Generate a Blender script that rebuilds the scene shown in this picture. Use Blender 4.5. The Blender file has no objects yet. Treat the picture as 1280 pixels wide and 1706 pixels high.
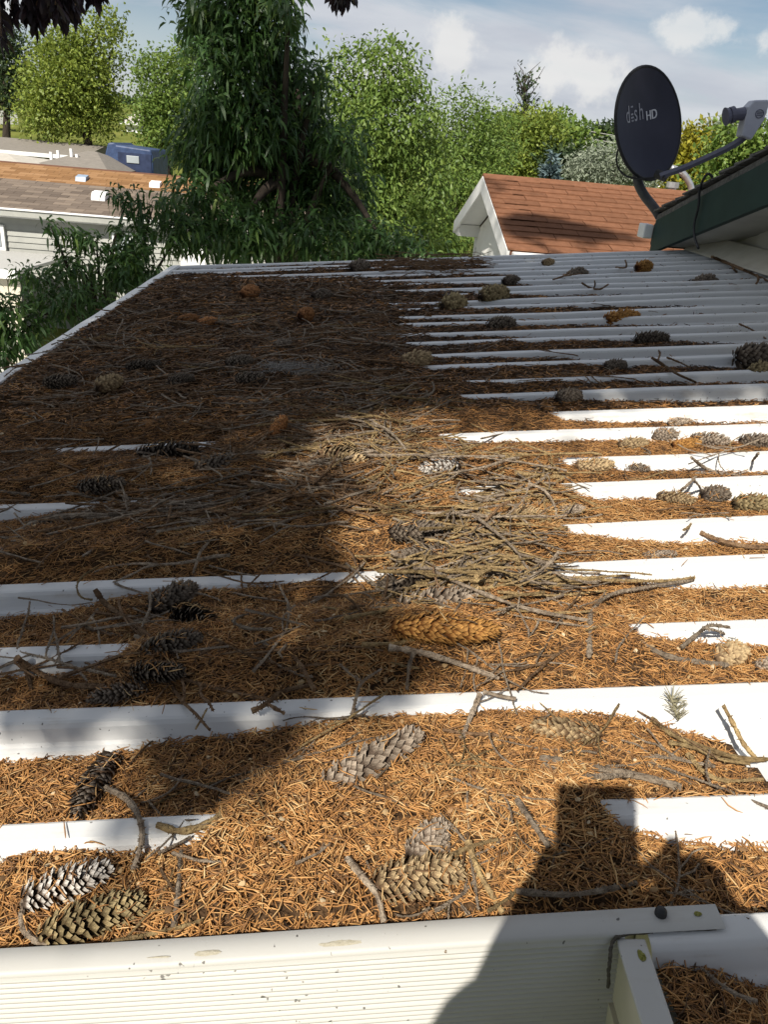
import bpy, bmesh, math, random
import numpy as np
from mathutils import Vector, Matrix
from math import radians, sin, cos, pi, atan2, sqrt

random.seed(7)
RNG = np.random.default_rng(11)
scene = bpy.context.scene
COL = scene.collection

# ------------------------------------------------------------------ camera
# The patio roof is a plane through the origin, rising 6.1 degrees towards +X (the house).
TILT = radians(6.0854)
F_PX, CX, CY = 1300.0, 640.0, 853.0
CAM = np.array([-0.06212, 0.0, 0.58270])
RT = np.array([0.99637245, -0.03123839, 0.07915871])
UP = np.array([-0.05865821, 0.42180275, 0.90478818])
FW = np.array([0.06165348, 0.90614933, -0.41844025])
cam_data = bpy.data.cameras.new("camera")
cam = bpy.data.objects.new("camera", cam_data)
COL.objects.link(cam)
cam.matrix_world = Matrix(((RT[0], UP[0], -FW[0], CAM[0]), (RT[1], UP[1], -FW[1], CAM[1]), (RT[2], UP[2], -FW[2], CAM[2]), (0, 0, 0, 1)))
cam_data.sensor_fit = 'HORIZONTAL'
cam_data.sensor_width = 36.0
cam_data.lens = 36.0 * F_PX / 1280.0
cam_data.clip_start = 0.02
cam_data.clip_end = 2000.0
scene.camera = cam

# ------------------------------------------------------------------ sun, sky, exposure
SUN_EL, SUN_AZ = radians(41.5), radians(25.5)      # azimuth of the shadows, from +Y towards +X
SUND = np.array([sin(SUN_AZ) * cos(SUN_EL), cos(SUN_AZ) * cos(SUN_EL), -sin(SUN_EL)])
sun_data = bpy.data.lights.new("sun", 'SUN')
sun_data.energy = 5.0
sun_data.angle = radians(0.5)
sun_data.color = (1.0, 0.93, 0.82)
sun = bpy.data.objects.new("sun", sun_data)
COL.objects.link(sun)
sun.rotation_euler = Vector(SUND).to_track_quat('-Z', 'Y').to_euler()
sun.location = (-6, -14, 16)

world = bpy.data.worlds.new("World")
scene.world = world
world.use_nodes = True


def build_world():
    nt = world.node_tree
    N, L = nt.nodes, nt.links
    N.clear()
    out = N.new('ShaderNodeOutputWorld')
    bg = N.new('ShaderNodeBackground')
    bg.inputs['Strength'].default_value = 0.05
    sky = N.new('ShaderNodeTexSky')
    sky.sky_type = 'NISHITA'
    sky.sun_disc = False
    sky.sun_elevation = SUN_EL
    sky.sun_rotation = SUN_AZ + pi
    sky.altitude = 1600
    sky.air_density = 1.2
    sky.dust_density = 0.6
    tc = N.new('ShaderNodeTexCoord')
    sep = N.new('ShaderNodeSeparateXYZ')
    L.new(tc.outputs['Generated'], sep.inputs[0])

    def m(op, a, b=None, c=None):
        n = N.new('ShaderNodeMath')
        n.operation = op
        for i, v in enumerate((a, b, c)):
            if v is None:
                continue
            if isinstance(v, (int, float)):
                n.inputs[i].default_value = v
            else:
                L.new(v, n.inputs[i])
        return n.outputs[0]

    def smooth(x, lo, hi):
        n = N.new('ShaderNodeMapRange')
        n.interpolation_type = 'SMOOTHSTEP'
        L.new(x, n.inputs['Value'])
        n.inputs['From Min'].default_value = lo
        n.inputs['From Max'].default_value = hi
        return n.outputs['Result']

    az = m('ARCTAN2', sep.outputs['X'], sep.outputs['Y'])
    el = m('ARCSINE', sep.outputs['Z'])
    # a high layer seen in perspective: coordinates grow towards the horizon
    zz = m('MAXIMUM', m('ADD', sep.outputs['Z'], 0.16), 0.03)
    cx, cy = m('DIVIDE', sep.outputs['X'], zz), m('DIVIDE', sep.outputs['Y'], zz)
    cv = N.new('ShaderNodeCombineXYZ')
    L.new(cx, cv.inputs[0]); L.new(cy, cv.inputs[1])
    hi = N.new('ShaderNodeTexNoise')
    hi.inputs['Scale'].default_value = 0.55
    hi.inputs['Detail'].default_value = 7
    hi.inputs['Roughness'].default_value = 0.56
    hi.inputs['Distortion'].default_value = 0.5
    mp = N.new('ShaderNodeMapping')
    mp.inputs['Location'].default_value = (3.3, 4.6, 0)
    mp.inputs['Scale'].default_value = (0.75, 1.0, 1)
    L.new(cv.outputs[0], mp.inputs['Vector'])
    L.new(mp.outputs[0], hi.inputs['Vector'])
    haze = m('MULTIPLY', smooth(el, radians(11), radians(-1)), 0.75)
    layer = m('MAXIMUM', smooth(hi.outputs['Fac'], 0.405, 0.56), haze)
    # cumulus heads near the horizon
    pv = N.new('ShaderNodeCombineXYZ')
    L.new(az, pv.inputs[0]); L.new(el, pv.inputs[1])
    pn = N.new('ShaderNodeTexNoise')
    pn.inputs['Scale'].default_value = 34
    pn.inputs['Detail'].default_value = 8
    pn.inputs['Roughness'].default_value = 0.6
    L.new(pv.outputs[0], pn.inputs['Vector'])
    wob = m('MULTIPLY', m('SUBTRACT', pn.outputs['Fac'], 0.5), 1.9)
    puffs = None
    for a, e, ra, re in ((5.5, 6.2, 2.2, 1.9), (12.5, 5.6, 2.6, 1.8), (15, 5.0, 2.6, 1.6), (24.6, 13.4, 2.6, 0.55), (20.0, 8.0, 3.0, 1.3), (26.5, 7.6, 2.6, 1.6), (1.5, 4.4, 3, 1.6),
                         (-22, 7, 4, 2), (-48, 6, 6, 2.5), (52, 7, 7, 3), (75, 9, 6, 3), (-80, 8, 7, 3), (110, 8, 8, 3), (-120, 7, 8, 3), (150, 9, 7, 3), (-155, 7, 7, 3)):
        dx = m('DIVIDE', m('SUBTRACT', az, radians(a)), radians(ra))
        dy = m('DIVIDE', m('SUBTRACT', el, radians(e)), radians(re))
        d = m('SUBTRACT', 1.0, m('SQRT', m('ADD', m('MULTIPLY', dx, dx), m('MULTIPLY', dy, dy))))
        puffs = d if puffs is None else m('MAXIMUM', puffs, d)
    puff = smooth(m('ADD', puffs, wob), -0.05, 0.6)
    n2 = N.new('ShaderNodeTexNoise')
    n2.inputs['Scale'].default_value = 2.2
    n2.inputs['Detail'].default_value = 6
    L.new(mp.outputs[0], n2.inputs['Vector'])
    shade = smooth(n2.outputs['Fac'], 0.3, 0.7)
    ccol = N.new('ShaderNodeMix'); ccol.data_type = 'RGBA'
    ccol.inputs['A'].default_value = (7.6, 8.0, 9.0, 1)
    ccol.inputs['B'].default_value = (9.6, 9.9, 10.5, 1)
    L.new(shade, ccol.inputs['Factor'])
    mx = N.new('ShaderNodeMix'); mx.data_type = 'RGBA'
    L.new(m('MULTIPLY', layer, 0.93), mx.inputs['Factor'])
    L.new(sky.outputs[0], mx.inputs['A']); L.new(ccol.outputs['Result'], mx.inputs['B'])
    mx2 = N.new('ShaderNodeMix'); mx2.data_type = 'RGBA'
    L.new(m('MULTIPLY', puff, 0.65), mx2.inputs['Factor'])
    L.new(mx.outputs['Result'], mx2.inputs['A'])
    mx2.inputs['B'].default_value = (12.6, 12.4, 12.0, 1)
    L.new(mx2.outputs['Result'], bg.inputs['Color'])
    L.new(bg.outputs[0], out.inputs['Surface'])


build_world()
scene.view_settings.view_transform = 'Standard'
scene.view_settings.look = 'None'
scene.view_settings.gamma = 1.0
scene.view_settings.exposure = 0.5
scene.view_settings.use_curve_mapping = False
scene.cycles.max_bounces = 6
scene.cycles.diffuse_bounces = 3
scene.cycles.glossy_bounces = 2
scene.cycles.transmission_bounces = 4

# ------------------------------------------------------------------ small geometry kit
MROOF = np.array([[cos(TILT), 0, -sin(TILT)], [0, 1, 0], [sin(TILT), 0, cos(TILT)]])
ROOF4 = Matrix([list(r) + [0] for r in MROOF] + [[0, 0, 0, 1]])
HCAM = 0.586


def ray(px, py):
    return ((px - CX) / F_PX) * RT - ((py - CY) / F_PX) * UP + FW


def at(px, py, y):
    d = ray(px, py)
    return CAM + d * ((y - CAM[1]) / d[1])


def uv(px, py, h=0.0):
    d = MROOF.T @ ray(px, py)
    t = (HCAM - h) / -d[2]
    return np.array([d[0] * t, d[1] * t])


def proj_roof(P):
    """picture position of points given in roof coordinates"""
    W = P @ MROOF.T - CAM
    z = W @ FW
    return CX + F_PX * (W @ RT) / z, CY - F_PX * (W @ UP) / z, z


def rw(u, v, z=0.0):
    return MROOF @ np.array([u, v, z])


def link(name, me, parent=None, mat=None, label=None, cat=None, group=None, kind=None):
    o = bpy.data.objects.new(name, me)
    COL.objects.link(o)
    if parent is not None:
        o.parent = parent
    if mat is not None and me is not None and len(me.materials) == 0:
        me.materials.append(mat)
    tag(o, label, cat, group, kind)
    return o


def tag(o, label=None, cat=None, group=None, kind=None):
    for k, v in (("label", label), ("category", cat), ("group", group), ("kind", kind)):
        if v:
            o[k] = v
    return o


def empty(name, loc=(0, 0, 0), label=None, cat=None, group=None, kind=None):
    o = bpy.data.objects.new(name, None)
    COL.objects.link(o)
    o.location = loc
    return tag(o, label, cat, group, kind)


def fast_mesh(name, V, Fc, attrs=None, smooth=False):
    """V (n,3), Fc (m,k) all faces of one size"""
    V = np.asarray(V, np.float32); Fc = np.asarray(Fc, np.int32)
    me = bpy.data.meshes.new(name)
    k = Fc.shape[1]
    me.vertices.add(len(V)); me.vertices.foreach_set("co", V.ravel())
    me.loops.add(Fc.size); me.loops.foreach_set("vertex_index", Fc.ravel())
    me.polygons.add(len(Fc))
    me.polygons.foreach_set("loop_start", np.arange(0, Fc.size, k, dtype=np.int32))
    me.polygons.foreach_set("loop_total", np.full(len(Fc), k, np.int32))
    me.update(calc_edges=True)
    me.validate()
    for n, a in (attrs or {}).items():
        at_ = me.attributes.new(n, 'FLOAT', 'POINT')
        at_.data.foreach_set("value", np.asarray(a, np.float32).ravel())
    if smooth:
        me.polygons.foreach_set("use_smooth", np.ones(len(me.polygons), bool))
    return me


def poly_mesh(name, V, Fc, smooth=False):
    me = bpy.data.meshes.new(name)
    me.from_pydata([tuple(map(float, v)) for v in V], [], Fc)
    me.update()
    if smooth:
        for p in me.polygons:
            p.use_smooth = True
    return me


class MB:
    """collects boxes, prisms and tubes of ONE part"""
    def __init__(self):
        self.V, self.F = [], []

    def add(self, V, Fc):
        n = len(self.V)
        self.V += [tuple(map(float, v)) for v in V]
        self.F += [tuple(i + n for i in f) for f in Fc]
        return self

    def box(self, a, b):
        (x0, y0, z0), (x1, y1, z1) = a, b
        return self.hexa([(x0, y0, z0), (x1, y0, z0), (x1, y1, z0), (x0, y1, z0), (x0, y0, z1), (x1, y0, z1), (x1, y1, z1), (x0, y1, z1)])

    def hexa(self, p):
        return self.add(p, [(3, 2, 1, 0), (4, 5, 6, 7), (0, 1, 5, 4), (1, 2, 6, 5), (2, 3, 7, 6), (3, 0, 4, 7)])

    def prism(self, poly, d):
        """poly: list of 3d points, extruded by vector d"""
        n = len(poly); d = np.asarray(d, float)
        P = [np.asarray(p, float) for p in poly]
        V = P + [p + d for p in P]
        Fc = [tuple(range(n - 1, -1, -1)), tuple(range(n, 2 * n))] + [(i, (i + 1) % n, (i + 1) % n + n, i + n) for i in range(n)]
        return self.add(V, Fc)

    def tube(self, pts, r, n=8, cap=True):
        V, Fc = tube_geo(pts, r, n, cap)
        return self.add(V, Fc)

    def build(self, name, mat, parent=None, smooth=False, bevel=0, **kw):
        me = poly_mesh(name, self.V, self.F, smooth)
        o = link(name, me, parent, mat, **kw)
        if bevel:
            b = o.modifiers.new("bevel", 'BEVEL')
            b.width = bevel; b.segments = 2; b.limit_method = 'ANGLE'; b.angle_limit = radians(40)
        return o


def tube_geo(pts, r, n=8, cap=True):
    P = [np.asarray(p, float) for p in pts]
    R = r if hasattr(r, '__len__') else [r] * len(P)
    V, Fc = [], []
    t0 = P[1] - P[0]; t0 = t0 / (np.linalg.norm(t0) + 1e-9)
    ref = np.array([0, 0, 1.0]) if abs(t0[2]) < 0.9 else np.array([1.0, 0, 0])
    a = np.cross(t0, ref); a /= np.linalg.norm(a)
    for i, p in enumerate(P):
        t = P[min(i + 1, len(P) - 1)] - P[max(i - 1, 0)]
        t = t / (np.linalg.norm(t) + 1e-9)
        a = a - t * (a @ t); a /= (np.linalg.norm(a) + 1e-9)
        b = np.cross(t, a)
        for k in range(n):
            an = 2 * pi * k / n
            V.append(p + R[i] * (cos(an) * a + sin(an) * b))
    for i in range(len(P) - 1):
        for k in range(n):
            Fc.append((i * n + k, i * n + (k + 1) % n, (i + 1) * n + (k + 1) % n, (i + 1) * n + k))
    if cap:
        Fc.append(tuple(range(n - 1, -1, -1)))
        Fc.append(tuple((len(P) - 1) * n + k for k in range(n)))
    return V, Fc


def bez(pts, n=10):
    """smooth curve through points (Catmull-Rom)"""
    P = [np.asarray(p, float) for p in pts]
    P = [2 * P[0] - P[1]] + P + [2 * P[-1] - P[-2]]
    out = []
    for i in range(1, len(P) - 2):
        for k in range(n):
            t = k / n
            out.append(0.5 * ((2 * P[i]) + (P[i + 1] - P[i - 1]) * t + (2 * P[i - 1] - 5 * P[i] + 4 * P[i + 1] - P[i + 2]) * t * t + (3 * P[i] - P[i - 1] - 3 * P[i + 1] + P[i + 2]) * t ** 3))
    out.append(P[-2])
    return out


# ------------------------------------------------------------------ materials
def new_mat(name):
    m = bpy.data.materials.new(name)
    m.use_nodes = True
    nt = m.node_tree
    return m, nt, nt.nodes, nt.links, nt.nodes['Principled BSDF']


def ramp(N, stops):
    r = N.new('ShaderNodeValToRGB')
    e = r.color_ramp.elements
    while len(e) > 1:
        e.remove(e[-1])
    e[0].position = stops[0][0]; e[0].color = (*stops[0][1], 1)
    for p, c in stops[1:]:
        x = e.new(p); x.color = (*c, 1)
    return r


def mat_noise(name, stops, scale=8.0, rough=0.7, detail=6, stretch=(1, 1, 1), bump=0.0, bump_scale=40.0, spec=0.3, per_object=0.0, metal=0.0):
    m, nt, N, L, bs = new_mat(name)
    tc = N.new('ShaderNodeTexCoord')
    mp = N.new('ShaderNodeMapping')
    mp.inputs['Scale'].default_value = stretch
    L.new(tc.outputs['Object'], mp.inputs['Vector'])
    no = N.new('ShaderNodeTexNoise')
    no.inputs['Scale'].default_value = scale
    no.inputs['Detail'].default_value = detail
    no.inputs['Roughness'].default_value = 0.6
    L.new(mp.outputs[0], no.inputs['Vector'])
    r = ramp(N, stops)
    L.new(no.outputs['Fac'], r.inputs[0])
    col = r.outputs[0]
    if per_object:
        oi = N.new('ShaderNodeObjectInfo')
        mr = N.new('ShaderNodeMapRange')
        mr.inputs['To Min'].default_value = 1 - per_object
        mr.inputs['To Max'].default_value = 1 + per_object
        L.new(oi.outputs['Random'], mr.inputs['Value'])
        hs = N.new('ShaderNodeHueSaturation')
        L.new(mr.outputs['Result'], hs.inputs['Value'])
        L.new(col, hs.inputs['Color'])
        col = hs.outputs[0]
    L.new(col, bs.inputs['Base Color'])
    bs.inputs['Roughness'].default_value = rough
    bs.inputs['Specular IOR Level'].default_value = spec
    bs.inputs['Metallic'].default_value = metal
    if bump:
        nb = N.new('ShaderNodeTexNoise')
        nb.inputs['Scale'].default_value = bump_scale
        nb.inputs['Detail'].default_value = 5
        L.new(mp.outputs[0], nb.inputs['Vector'])
        b = N.new('ShaderNodeBump')
        b.inputs['Strength'].default_value = bump
        b.inputs['Distance'].default_value = 0.01
        L.new(nb.outputs['Fac'], b.inputs['Height'])
        L.new(b.outputs[0], bs.inputs['Normal'])
    return m


def mat_attr(name, stops, rough=0.6, attr='rnd', translucent=0.0, spec=0.25, per_object=0.0, tstops=None):
    m, nt, N, L, bs = new_mat(name)
    a = N.new('ShaderNodeAttribute'); a.attribute_name = attr
    r = ramp(N, stops)
    L.new(a.outputs['Fac'], r.inputs[0])
    col = r.outputs[0]
    if per_object:
        oi = N.new('ShaderNodeObjectInfo')
        mr = N.new('ShaderNodeMapRange')
        mr.inputs['To Min'].default_value = 1 - per_object
        mr.inputs['To Max'].default_value = 1 + per_object
        L.new(oi.outputs['Random'], mr.inputs['Value'])
        hs = N.new('ShaderNodeHueSaturation')
        L.new(mr.outputs['Result'], hs.inputs['Value'])
        L.new(col, hs.inputs['Color'])
        col = hs.outputs[0]
    L.new(col, bs.inputs['Base Color'])
    bs.inputs['Roughness'].default_value = rough
    bs.inputs['Specular IOR Level'].default_value = spec
    if translucent:
        tr = N.new('ShaderNodeBsdfTranslucent')
        hs2 = N.new('ShaderNodeHueSaturation')
        hs2.inputs['Value'].default_value = 1.5
        hs2.inputs['Hue'].default_value = 0.48
        L.new(col, hs2.inputs['Color'])
        L.new(hs2.outputs[0], tr.inputs['Color'])
        mix = N.new('ShaderNodeMixShader')
        mix.inputs[0].default_value = translucent
        L.new(bs.outputs[0], mix.inputs[1]); L.new(tr.outputs[0], mix.inputs[2])
        L.new(mix.outputs[0], N['Material Output'].inputs['Surface'])
    return m


def mat_white_metal(name, base=(0.80, 0.80, 0.78), specks=0.5, stain=0.35, rough=0.38, streak=(2.0, 40, 40)):
    """painted aluminium: faint chalking, brown streaks along the panel and black specks"""
    m, nt, N, L, bs = new_mat(name)
    tc = N.new('ShaderNodeTexCoord')
    mp = N.new('ShaderNodeMapping'); mp.inputs['Scale'].default_value = streak
    L.new(tc.outputs['Object'], mp.inputs['Vector'])
    n1 = N.new('ShaderNodeTexNoise'); n1.inputs['Scale'].default_value = 1.3; n1.inputs['Detail'].default_value = 8; n1.inputs['Roughness'].default_value = .65
    L.new(mp.outputs[0], n1.inputs['Vector'])
    n3 = N.new('ShaderNodeTexNoise'); n3.inputs['Scale'].default_value = 7; n3.inputs['Detail'].default_value = 8; n3.inputs['Roughness'].default_value = .7
    L.new(tc.outputs['Object'], n3.inputs['Vector'])
    mul = N.new('ShaderNodeMath'); mul.operation = 'MULTIPLY'
    L.new(n1.outputs['Fac'], mul.inputs[0]); L.new(n3.outputs['Fac'], mul.inputs[1])
    mr = N.new('ShaderNodeMapRange'); mr.interpolation_type = 'SMOOTHSTEP'
    mr.inputs['From Min'].default_value = 0.30; mr.inputs['From Max'].default_value = 0.44
    mr.inputs['To Max'].default_value = stain
    L.new(mul.outputs[0], mr.inputs['Value'])
    mx = N.new('ShaderNodeMix'); mx.data_type = 'RGBA'
    mx.inputs['A'].default_value = (*base, 1); mx.inputs['B'].default_value = (0.36, 0.31, 0.25, 1)
    L.new(mr.outputs['Result'], mx.inputs['Factor'])
    n2 = N.new('ShaderNodeTexNoise'); n2.inputs['Scale'].default_value = 170; n2.inputs['Detail'].default_value = 1
    L.new(tc.outputs['Object'], n2.inputs['Vector'])
    n4 = N.new('ShaderNodeTexNoise'); n4.inputs['Scale'].default_value = 9; n4.inputs['Detail'].default_value = 3
    L.new(tc.outputs['Object'], n4.inputs['Vector'])
    ad = N.new('ShaderNodeMath'); ad.operation = 'MULTIPLY_ADD'; ad.inputs[1].default_value = 0.35
    L.new(n4.outputs['Fac'], ad.inputs[0]); L.new(n2.outputs['Fac'], ad.inputs[2])
    mr2 = N.new('ShaderNodeMapRange')
    mr2.inputs['From Min'].default_value = 0.93; mr2.inputs['From Max'].default_value = 0.97
    mr2.inputs['To Max'].default_value = specks
    L.new(ad.outputs[0], mr2.inputs['Value'])
    mx2 = N.new('ShaderNodeMix'); mx2.data_type = 'RGBA'
    mx2.inputs['B'].default_value = (0.05, 0.045, 0.04, 1)
    L.new(mx.outputs['Result'], mx2.inputs['A']); L.new(mr2.outputs['Result'], mx2.inputs['Factor'])
    L.new(mx2.outputs['Result'], bs.inputs['Base Color'])
    rr = N.new('ShaderNodeMapRange'); rr.inputs['To Min'].default_value = rough - .08; rr.inputs['To Max'].default_value = rough + .2
    L.new(n3.outputs['Fac'], rr.inputs['Value']); L.new(rr.outputs['Result'], bs.inputs['Roughness'])
    bs.inputs['Specular IOR Level'].default_value = 0.4
    b = N.new('ShaderNodeBump'); b.inputs['Strength'].default_value = 0.12; b.inputs['Distance'].default_value = 0.003
    L.new(n3.outputs['Fac'], b.inputs['Height']); L.new(b.outputs[0], bs.inputs['Normal'])
    return m


M_panel = mat_white_metal("white_roof_paint", (0.58, 0.585, 0.58), specks=0.8, stain=0.55)
M_fascia = mat_white_metal("white_fascia_paint", (0.45, 0.445, 0.42), specks=0.85, stain=0.35, rough=.5)
M_trim = mat_white_metal("dirty_trim_paint", (0.72, 0.72, 0.70), specks=0.9, stain=0.75, streak=(12, 6, 12))
M_cream = mat_noise("cream_painted_metal", [(0.3, (0.50, 0.46, 0.36)), (0.7, (0.64, 0.60, 0.50))], 9, 0.5)
M_bed = mat_noise("needle_duff", [(0.25, (0.035, 0.022, 0.013)), (0.5, (0.075, 0.045, 0.025)), (0.75, (0.14, 0.083, 0.043))], 60, 0.95, 8, bump=1.0, bump_scale=220, spec=0.05)
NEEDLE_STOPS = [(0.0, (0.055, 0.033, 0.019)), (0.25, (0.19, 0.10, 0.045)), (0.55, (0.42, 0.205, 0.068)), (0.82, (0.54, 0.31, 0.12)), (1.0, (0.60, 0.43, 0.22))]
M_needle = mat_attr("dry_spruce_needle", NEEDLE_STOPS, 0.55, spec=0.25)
M_needle_shade = mat_attr("shade_dark_needle", [(0.0, (0.03, 0.020, 0.013)), (0.4, (0.085, 0.050, 0.026)), (0.8, (0.17, 0.10, 0.047)), (1, (0.25, 0.165, 0.09))], 0.7, spec=0.15)  # darker needle copy with shade put into its colour, left unused


def twig_mat(name, c0, c1, c2):
    m = mat_noise(name, [(0.25, c0), (0.5, c1), (0.75, c2)], 90, 0.85, 6, bump=0.8, bump_scale=260, spec=0.1, per_object=0.3)
    return m


M_twig_grey = twig_mat("grey_bark", (0.085, 0.062, 0.045), (0.23, 0.182, 0.135), (0.38, 0.32, 0.245))
M_twig_yellow = twig_mat("lichen_yellow_bark", (0.09, 0.06, 0.03), (0.27, 0.19, 0.095), (0.44, 0.33, 0.16))
M_twig_brown = twig_mat("brown_bark", (0.06, 0.035, 0.02), (0.17, 0.105, 0.06), (0.29, 0.20, 0.12))


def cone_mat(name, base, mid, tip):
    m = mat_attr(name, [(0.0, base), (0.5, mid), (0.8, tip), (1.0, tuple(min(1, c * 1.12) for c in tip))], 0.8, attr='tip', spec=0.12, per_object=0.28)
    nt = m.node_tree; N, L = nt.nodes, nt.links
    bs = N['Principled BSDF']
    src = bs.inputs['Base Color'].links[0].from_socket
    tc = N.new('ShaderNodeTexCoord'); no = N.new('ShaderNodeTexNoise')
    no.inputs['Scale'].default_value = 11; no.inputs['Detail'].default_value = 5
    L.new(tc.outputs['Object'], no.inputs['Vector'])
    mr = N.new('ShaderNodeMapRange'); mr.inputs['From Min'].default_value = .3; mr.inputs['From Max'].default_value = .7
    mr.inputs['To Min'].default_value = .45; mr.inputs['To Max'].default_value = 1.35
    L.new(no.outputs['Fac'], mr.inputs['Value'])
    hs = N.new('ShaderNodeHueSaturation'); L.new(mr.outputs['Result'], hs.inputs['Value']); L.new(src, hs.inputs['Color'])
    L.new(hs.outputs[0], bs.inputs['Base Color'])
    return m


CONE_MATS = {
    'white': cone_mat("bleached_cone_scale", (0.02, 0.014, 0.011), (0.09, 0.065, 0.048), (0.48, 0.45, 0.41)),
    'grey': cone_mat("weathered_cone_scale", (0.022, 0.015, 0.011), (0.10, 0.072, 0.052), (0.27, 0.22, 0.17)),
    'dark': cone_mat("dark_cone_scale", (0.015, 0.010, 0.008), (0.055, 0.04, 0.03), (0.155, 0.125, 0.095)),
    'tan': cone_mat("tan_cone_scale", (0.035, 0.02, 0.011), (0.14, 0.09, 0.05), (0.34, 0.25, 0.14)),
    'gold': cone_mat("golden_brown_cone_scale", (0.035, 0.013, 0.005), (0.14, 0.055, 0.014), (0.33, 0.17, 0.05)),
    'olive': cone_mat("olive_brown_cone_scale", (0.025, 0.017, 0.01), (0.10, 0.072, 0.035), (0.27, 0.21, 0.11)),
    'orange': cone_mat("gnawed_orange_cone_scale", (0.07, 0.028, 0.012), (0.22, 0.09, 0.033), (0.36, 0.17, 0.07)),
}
M_core = mat_noise("cone_core", [(0.3, (0.05, 0.03, 0.02)), (0.7, (0.13, 0.08, 0.05))], 80, 0.9)
M_bark = mat_noise("tree_bark", [(0.3, (0.022, 0.018, 0.014)), (0.7, (0.065, 0.053, 0.043))], 14, 0.95, stretch=(1, 1, .25), bump=1.0, bump_scale=30, spec=0.1)
LEAFM = {
    'peach': mat_attr("peach_leaf", [(0, (0.020, 0.048, 0.015)), (0.5, (0.042, 0.095, 0.024)), (0.85, (0.075, 0.14, 0.035)), (1, (0.15, 0.21, 0.045))], 0.42, translucent=0.3, spec=0.4),
    'mid': mat_attr("broad_leaf", [(0, (0.06, 0.11, 0.025)), (0.5, (0.13, 0.205, 0.042)), (1, (0.21, 0.28, 0.062))], 0.5, translucent=0.3, spec=0.3),
    'bright': mat_attr("sunny_leaf", [(0, (0.085, 0.13, 0.026)), (0.5, (0.18, 0.24, 0.042)), (1, (0.28, 0.33, 0.066))], 0.5, translucent=0.3, spec=0.3),
    'yellow': mat_attr("yellow_leaf", [(0, (0.13, 0.135, 0.015)), (0.5, (0.26, 0.25, 0.025)), (1, (0.38, 0.34, 0.04))], 0.5, translucent=0.3, spec=0.3),
    'dark': mat_attr("dark_leaf", [(0, (0.018, 0.036, 0.016)), (0.5, (0.038, 0.065, 0.025)), (1, (0.07, 0.10, 0.04))], 0.55, translucent=0.25, spec=0.25),
    'silver': mat_attr("silver_leaf", [(0, (0.12, 0.15, 0.10)), (0.5, (0.22, 0.255, 0.19)), (1, (0.33, 0.36, 0.28))], 0.6, translucent=0.2, spec=0.25),
    'blue': mat_attr("blue_spruce_needle", [(0, (0.06, 0.095, 0.10)), (0.5, (0.12, 0.175, 0.19)), (1, (0.20, 0.27, 0.28))], 0.6, translucent=0.1, spec=0.25),
    'spruce': mat_attr("spruce_spray", [(0, (0.02, 0.04, 0.025)), (1, (0.05, 0.08, 0.05))], 0.6, translucent=0.1, spec=0.25),
    'purple': mat_attr("dark_purple_leaf", [(0, (0.014, 0.009, 0.012)), (1, (0.04, 0.024, 0.03))], 0.5, translucent=0.12, spec=0.3),
}

GROUND_Z = -3.0

# ------------------------------------------------------------------ ground and hillside
def ground_z(x, y):
    """flat yards, then a grassy rise behind the houses on the left and low hills far off"""
    a = np.clip((y - 29) / 45.0, 0, 1)
    side = 1 / (1 + np.exp((x + 1.0 + 0.02 * y) / 6.0))
    return GROUND_Z + 5.6 * a * a * (3 - 2 * a) * (0.30 + 0.70 * side) + 8 * np.clip((y - 120) / 400, 0, 1) ** 1.2


def build_ground():
    ys = np.concatenate([np.linspace(-40, 26, 34), np.linspace(28, 120, 62), np.geomspace(130, 1500, 24)])
    xs = np.concatenate([-np.geomspace(900, 30, 18), np.linspace(-28, 40, 60), np.geomspace(45, 900, 18)])
    X, Y = np.meshgrid(xs, ys)
    Z = ground_z(X, Y)
    V = np.stack([X, Y, Z], -1).reshape(-1, 3)
    nx = len(xs)
    i, j = np.meshgrid(np.arange(len(ys) - 1), np.arange(nx - 1), indexing='ij')
    a = (i * nx + j).ravel()
    me = fast_mesh("ground", V, np.stack([a, a + 1, a + nx + 1, a + nx], 1), smooth=True)
    m = mat_noise("lawn", [(0.3, (0.075, 0.095, 0.022)), (0.55, (0.135, 0.15, 0.035)), (0.75, (0.20, 0.19, 0.06))], 0.7, 0.95, 10, bump=0.5, bump_scale=30, spec=0.05)
    link("ground", me, None, m, kind="structure")
    # concrete drive between the homes
    mb = MB().box((-9.5, 4.9, GROUND_Z - .1), (0.9, 13.2, GROUND_Z + .05))
    mb.build("driveway", mat_noise("pale_concrete", [(0.3, (0.42, 0.41, 0.38)), (0.7, (0.55, 0.54, 0.50))], 3, 0.9, bump=.3), kind="structure")


build_ground()

# ------------------------------------------------------------------ patio roof: panels, ribs, trims
V0, PAN, RA = 0.44, 0.3048, 0.131
U_L, U_R = -1.06, 2.0
Z_FLOOR = -0.050


def rib_v(i):
    return V0 + PAN * (i // 2) + (RA if i % 2 else 0.0)


roof_thing = empty("patio_roof", (0, 0, 0), "white ribbed metal patio roof littered with needles, cones and twigs", "roof")
roof_thing.rotation_euler = (0, -TILT, 0)


def wob(u, v):
    return 0.0016 * np.sin(u * 3.1 + v * 5.0) + 0.001 * np.sin(u * 7.7 - v * 9.1 + 1.0)


def rib_profile(vr):
    return [(vr - .056, Z_FLOOR), (vr - .047, -.036), (vr - .043, -.027), (vr - .038, -.0245), (vr - .035, -.0205), (vr - .029, -.006), (vr - .0255, -.0015), (vr - .022, 0.0),
            (vr - .004, .0012), (vr - .001, 0.0), (vr + .0005, -.003), (vr + .003, -.028), (vr + .005, Z_FLOOR)]


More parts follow.
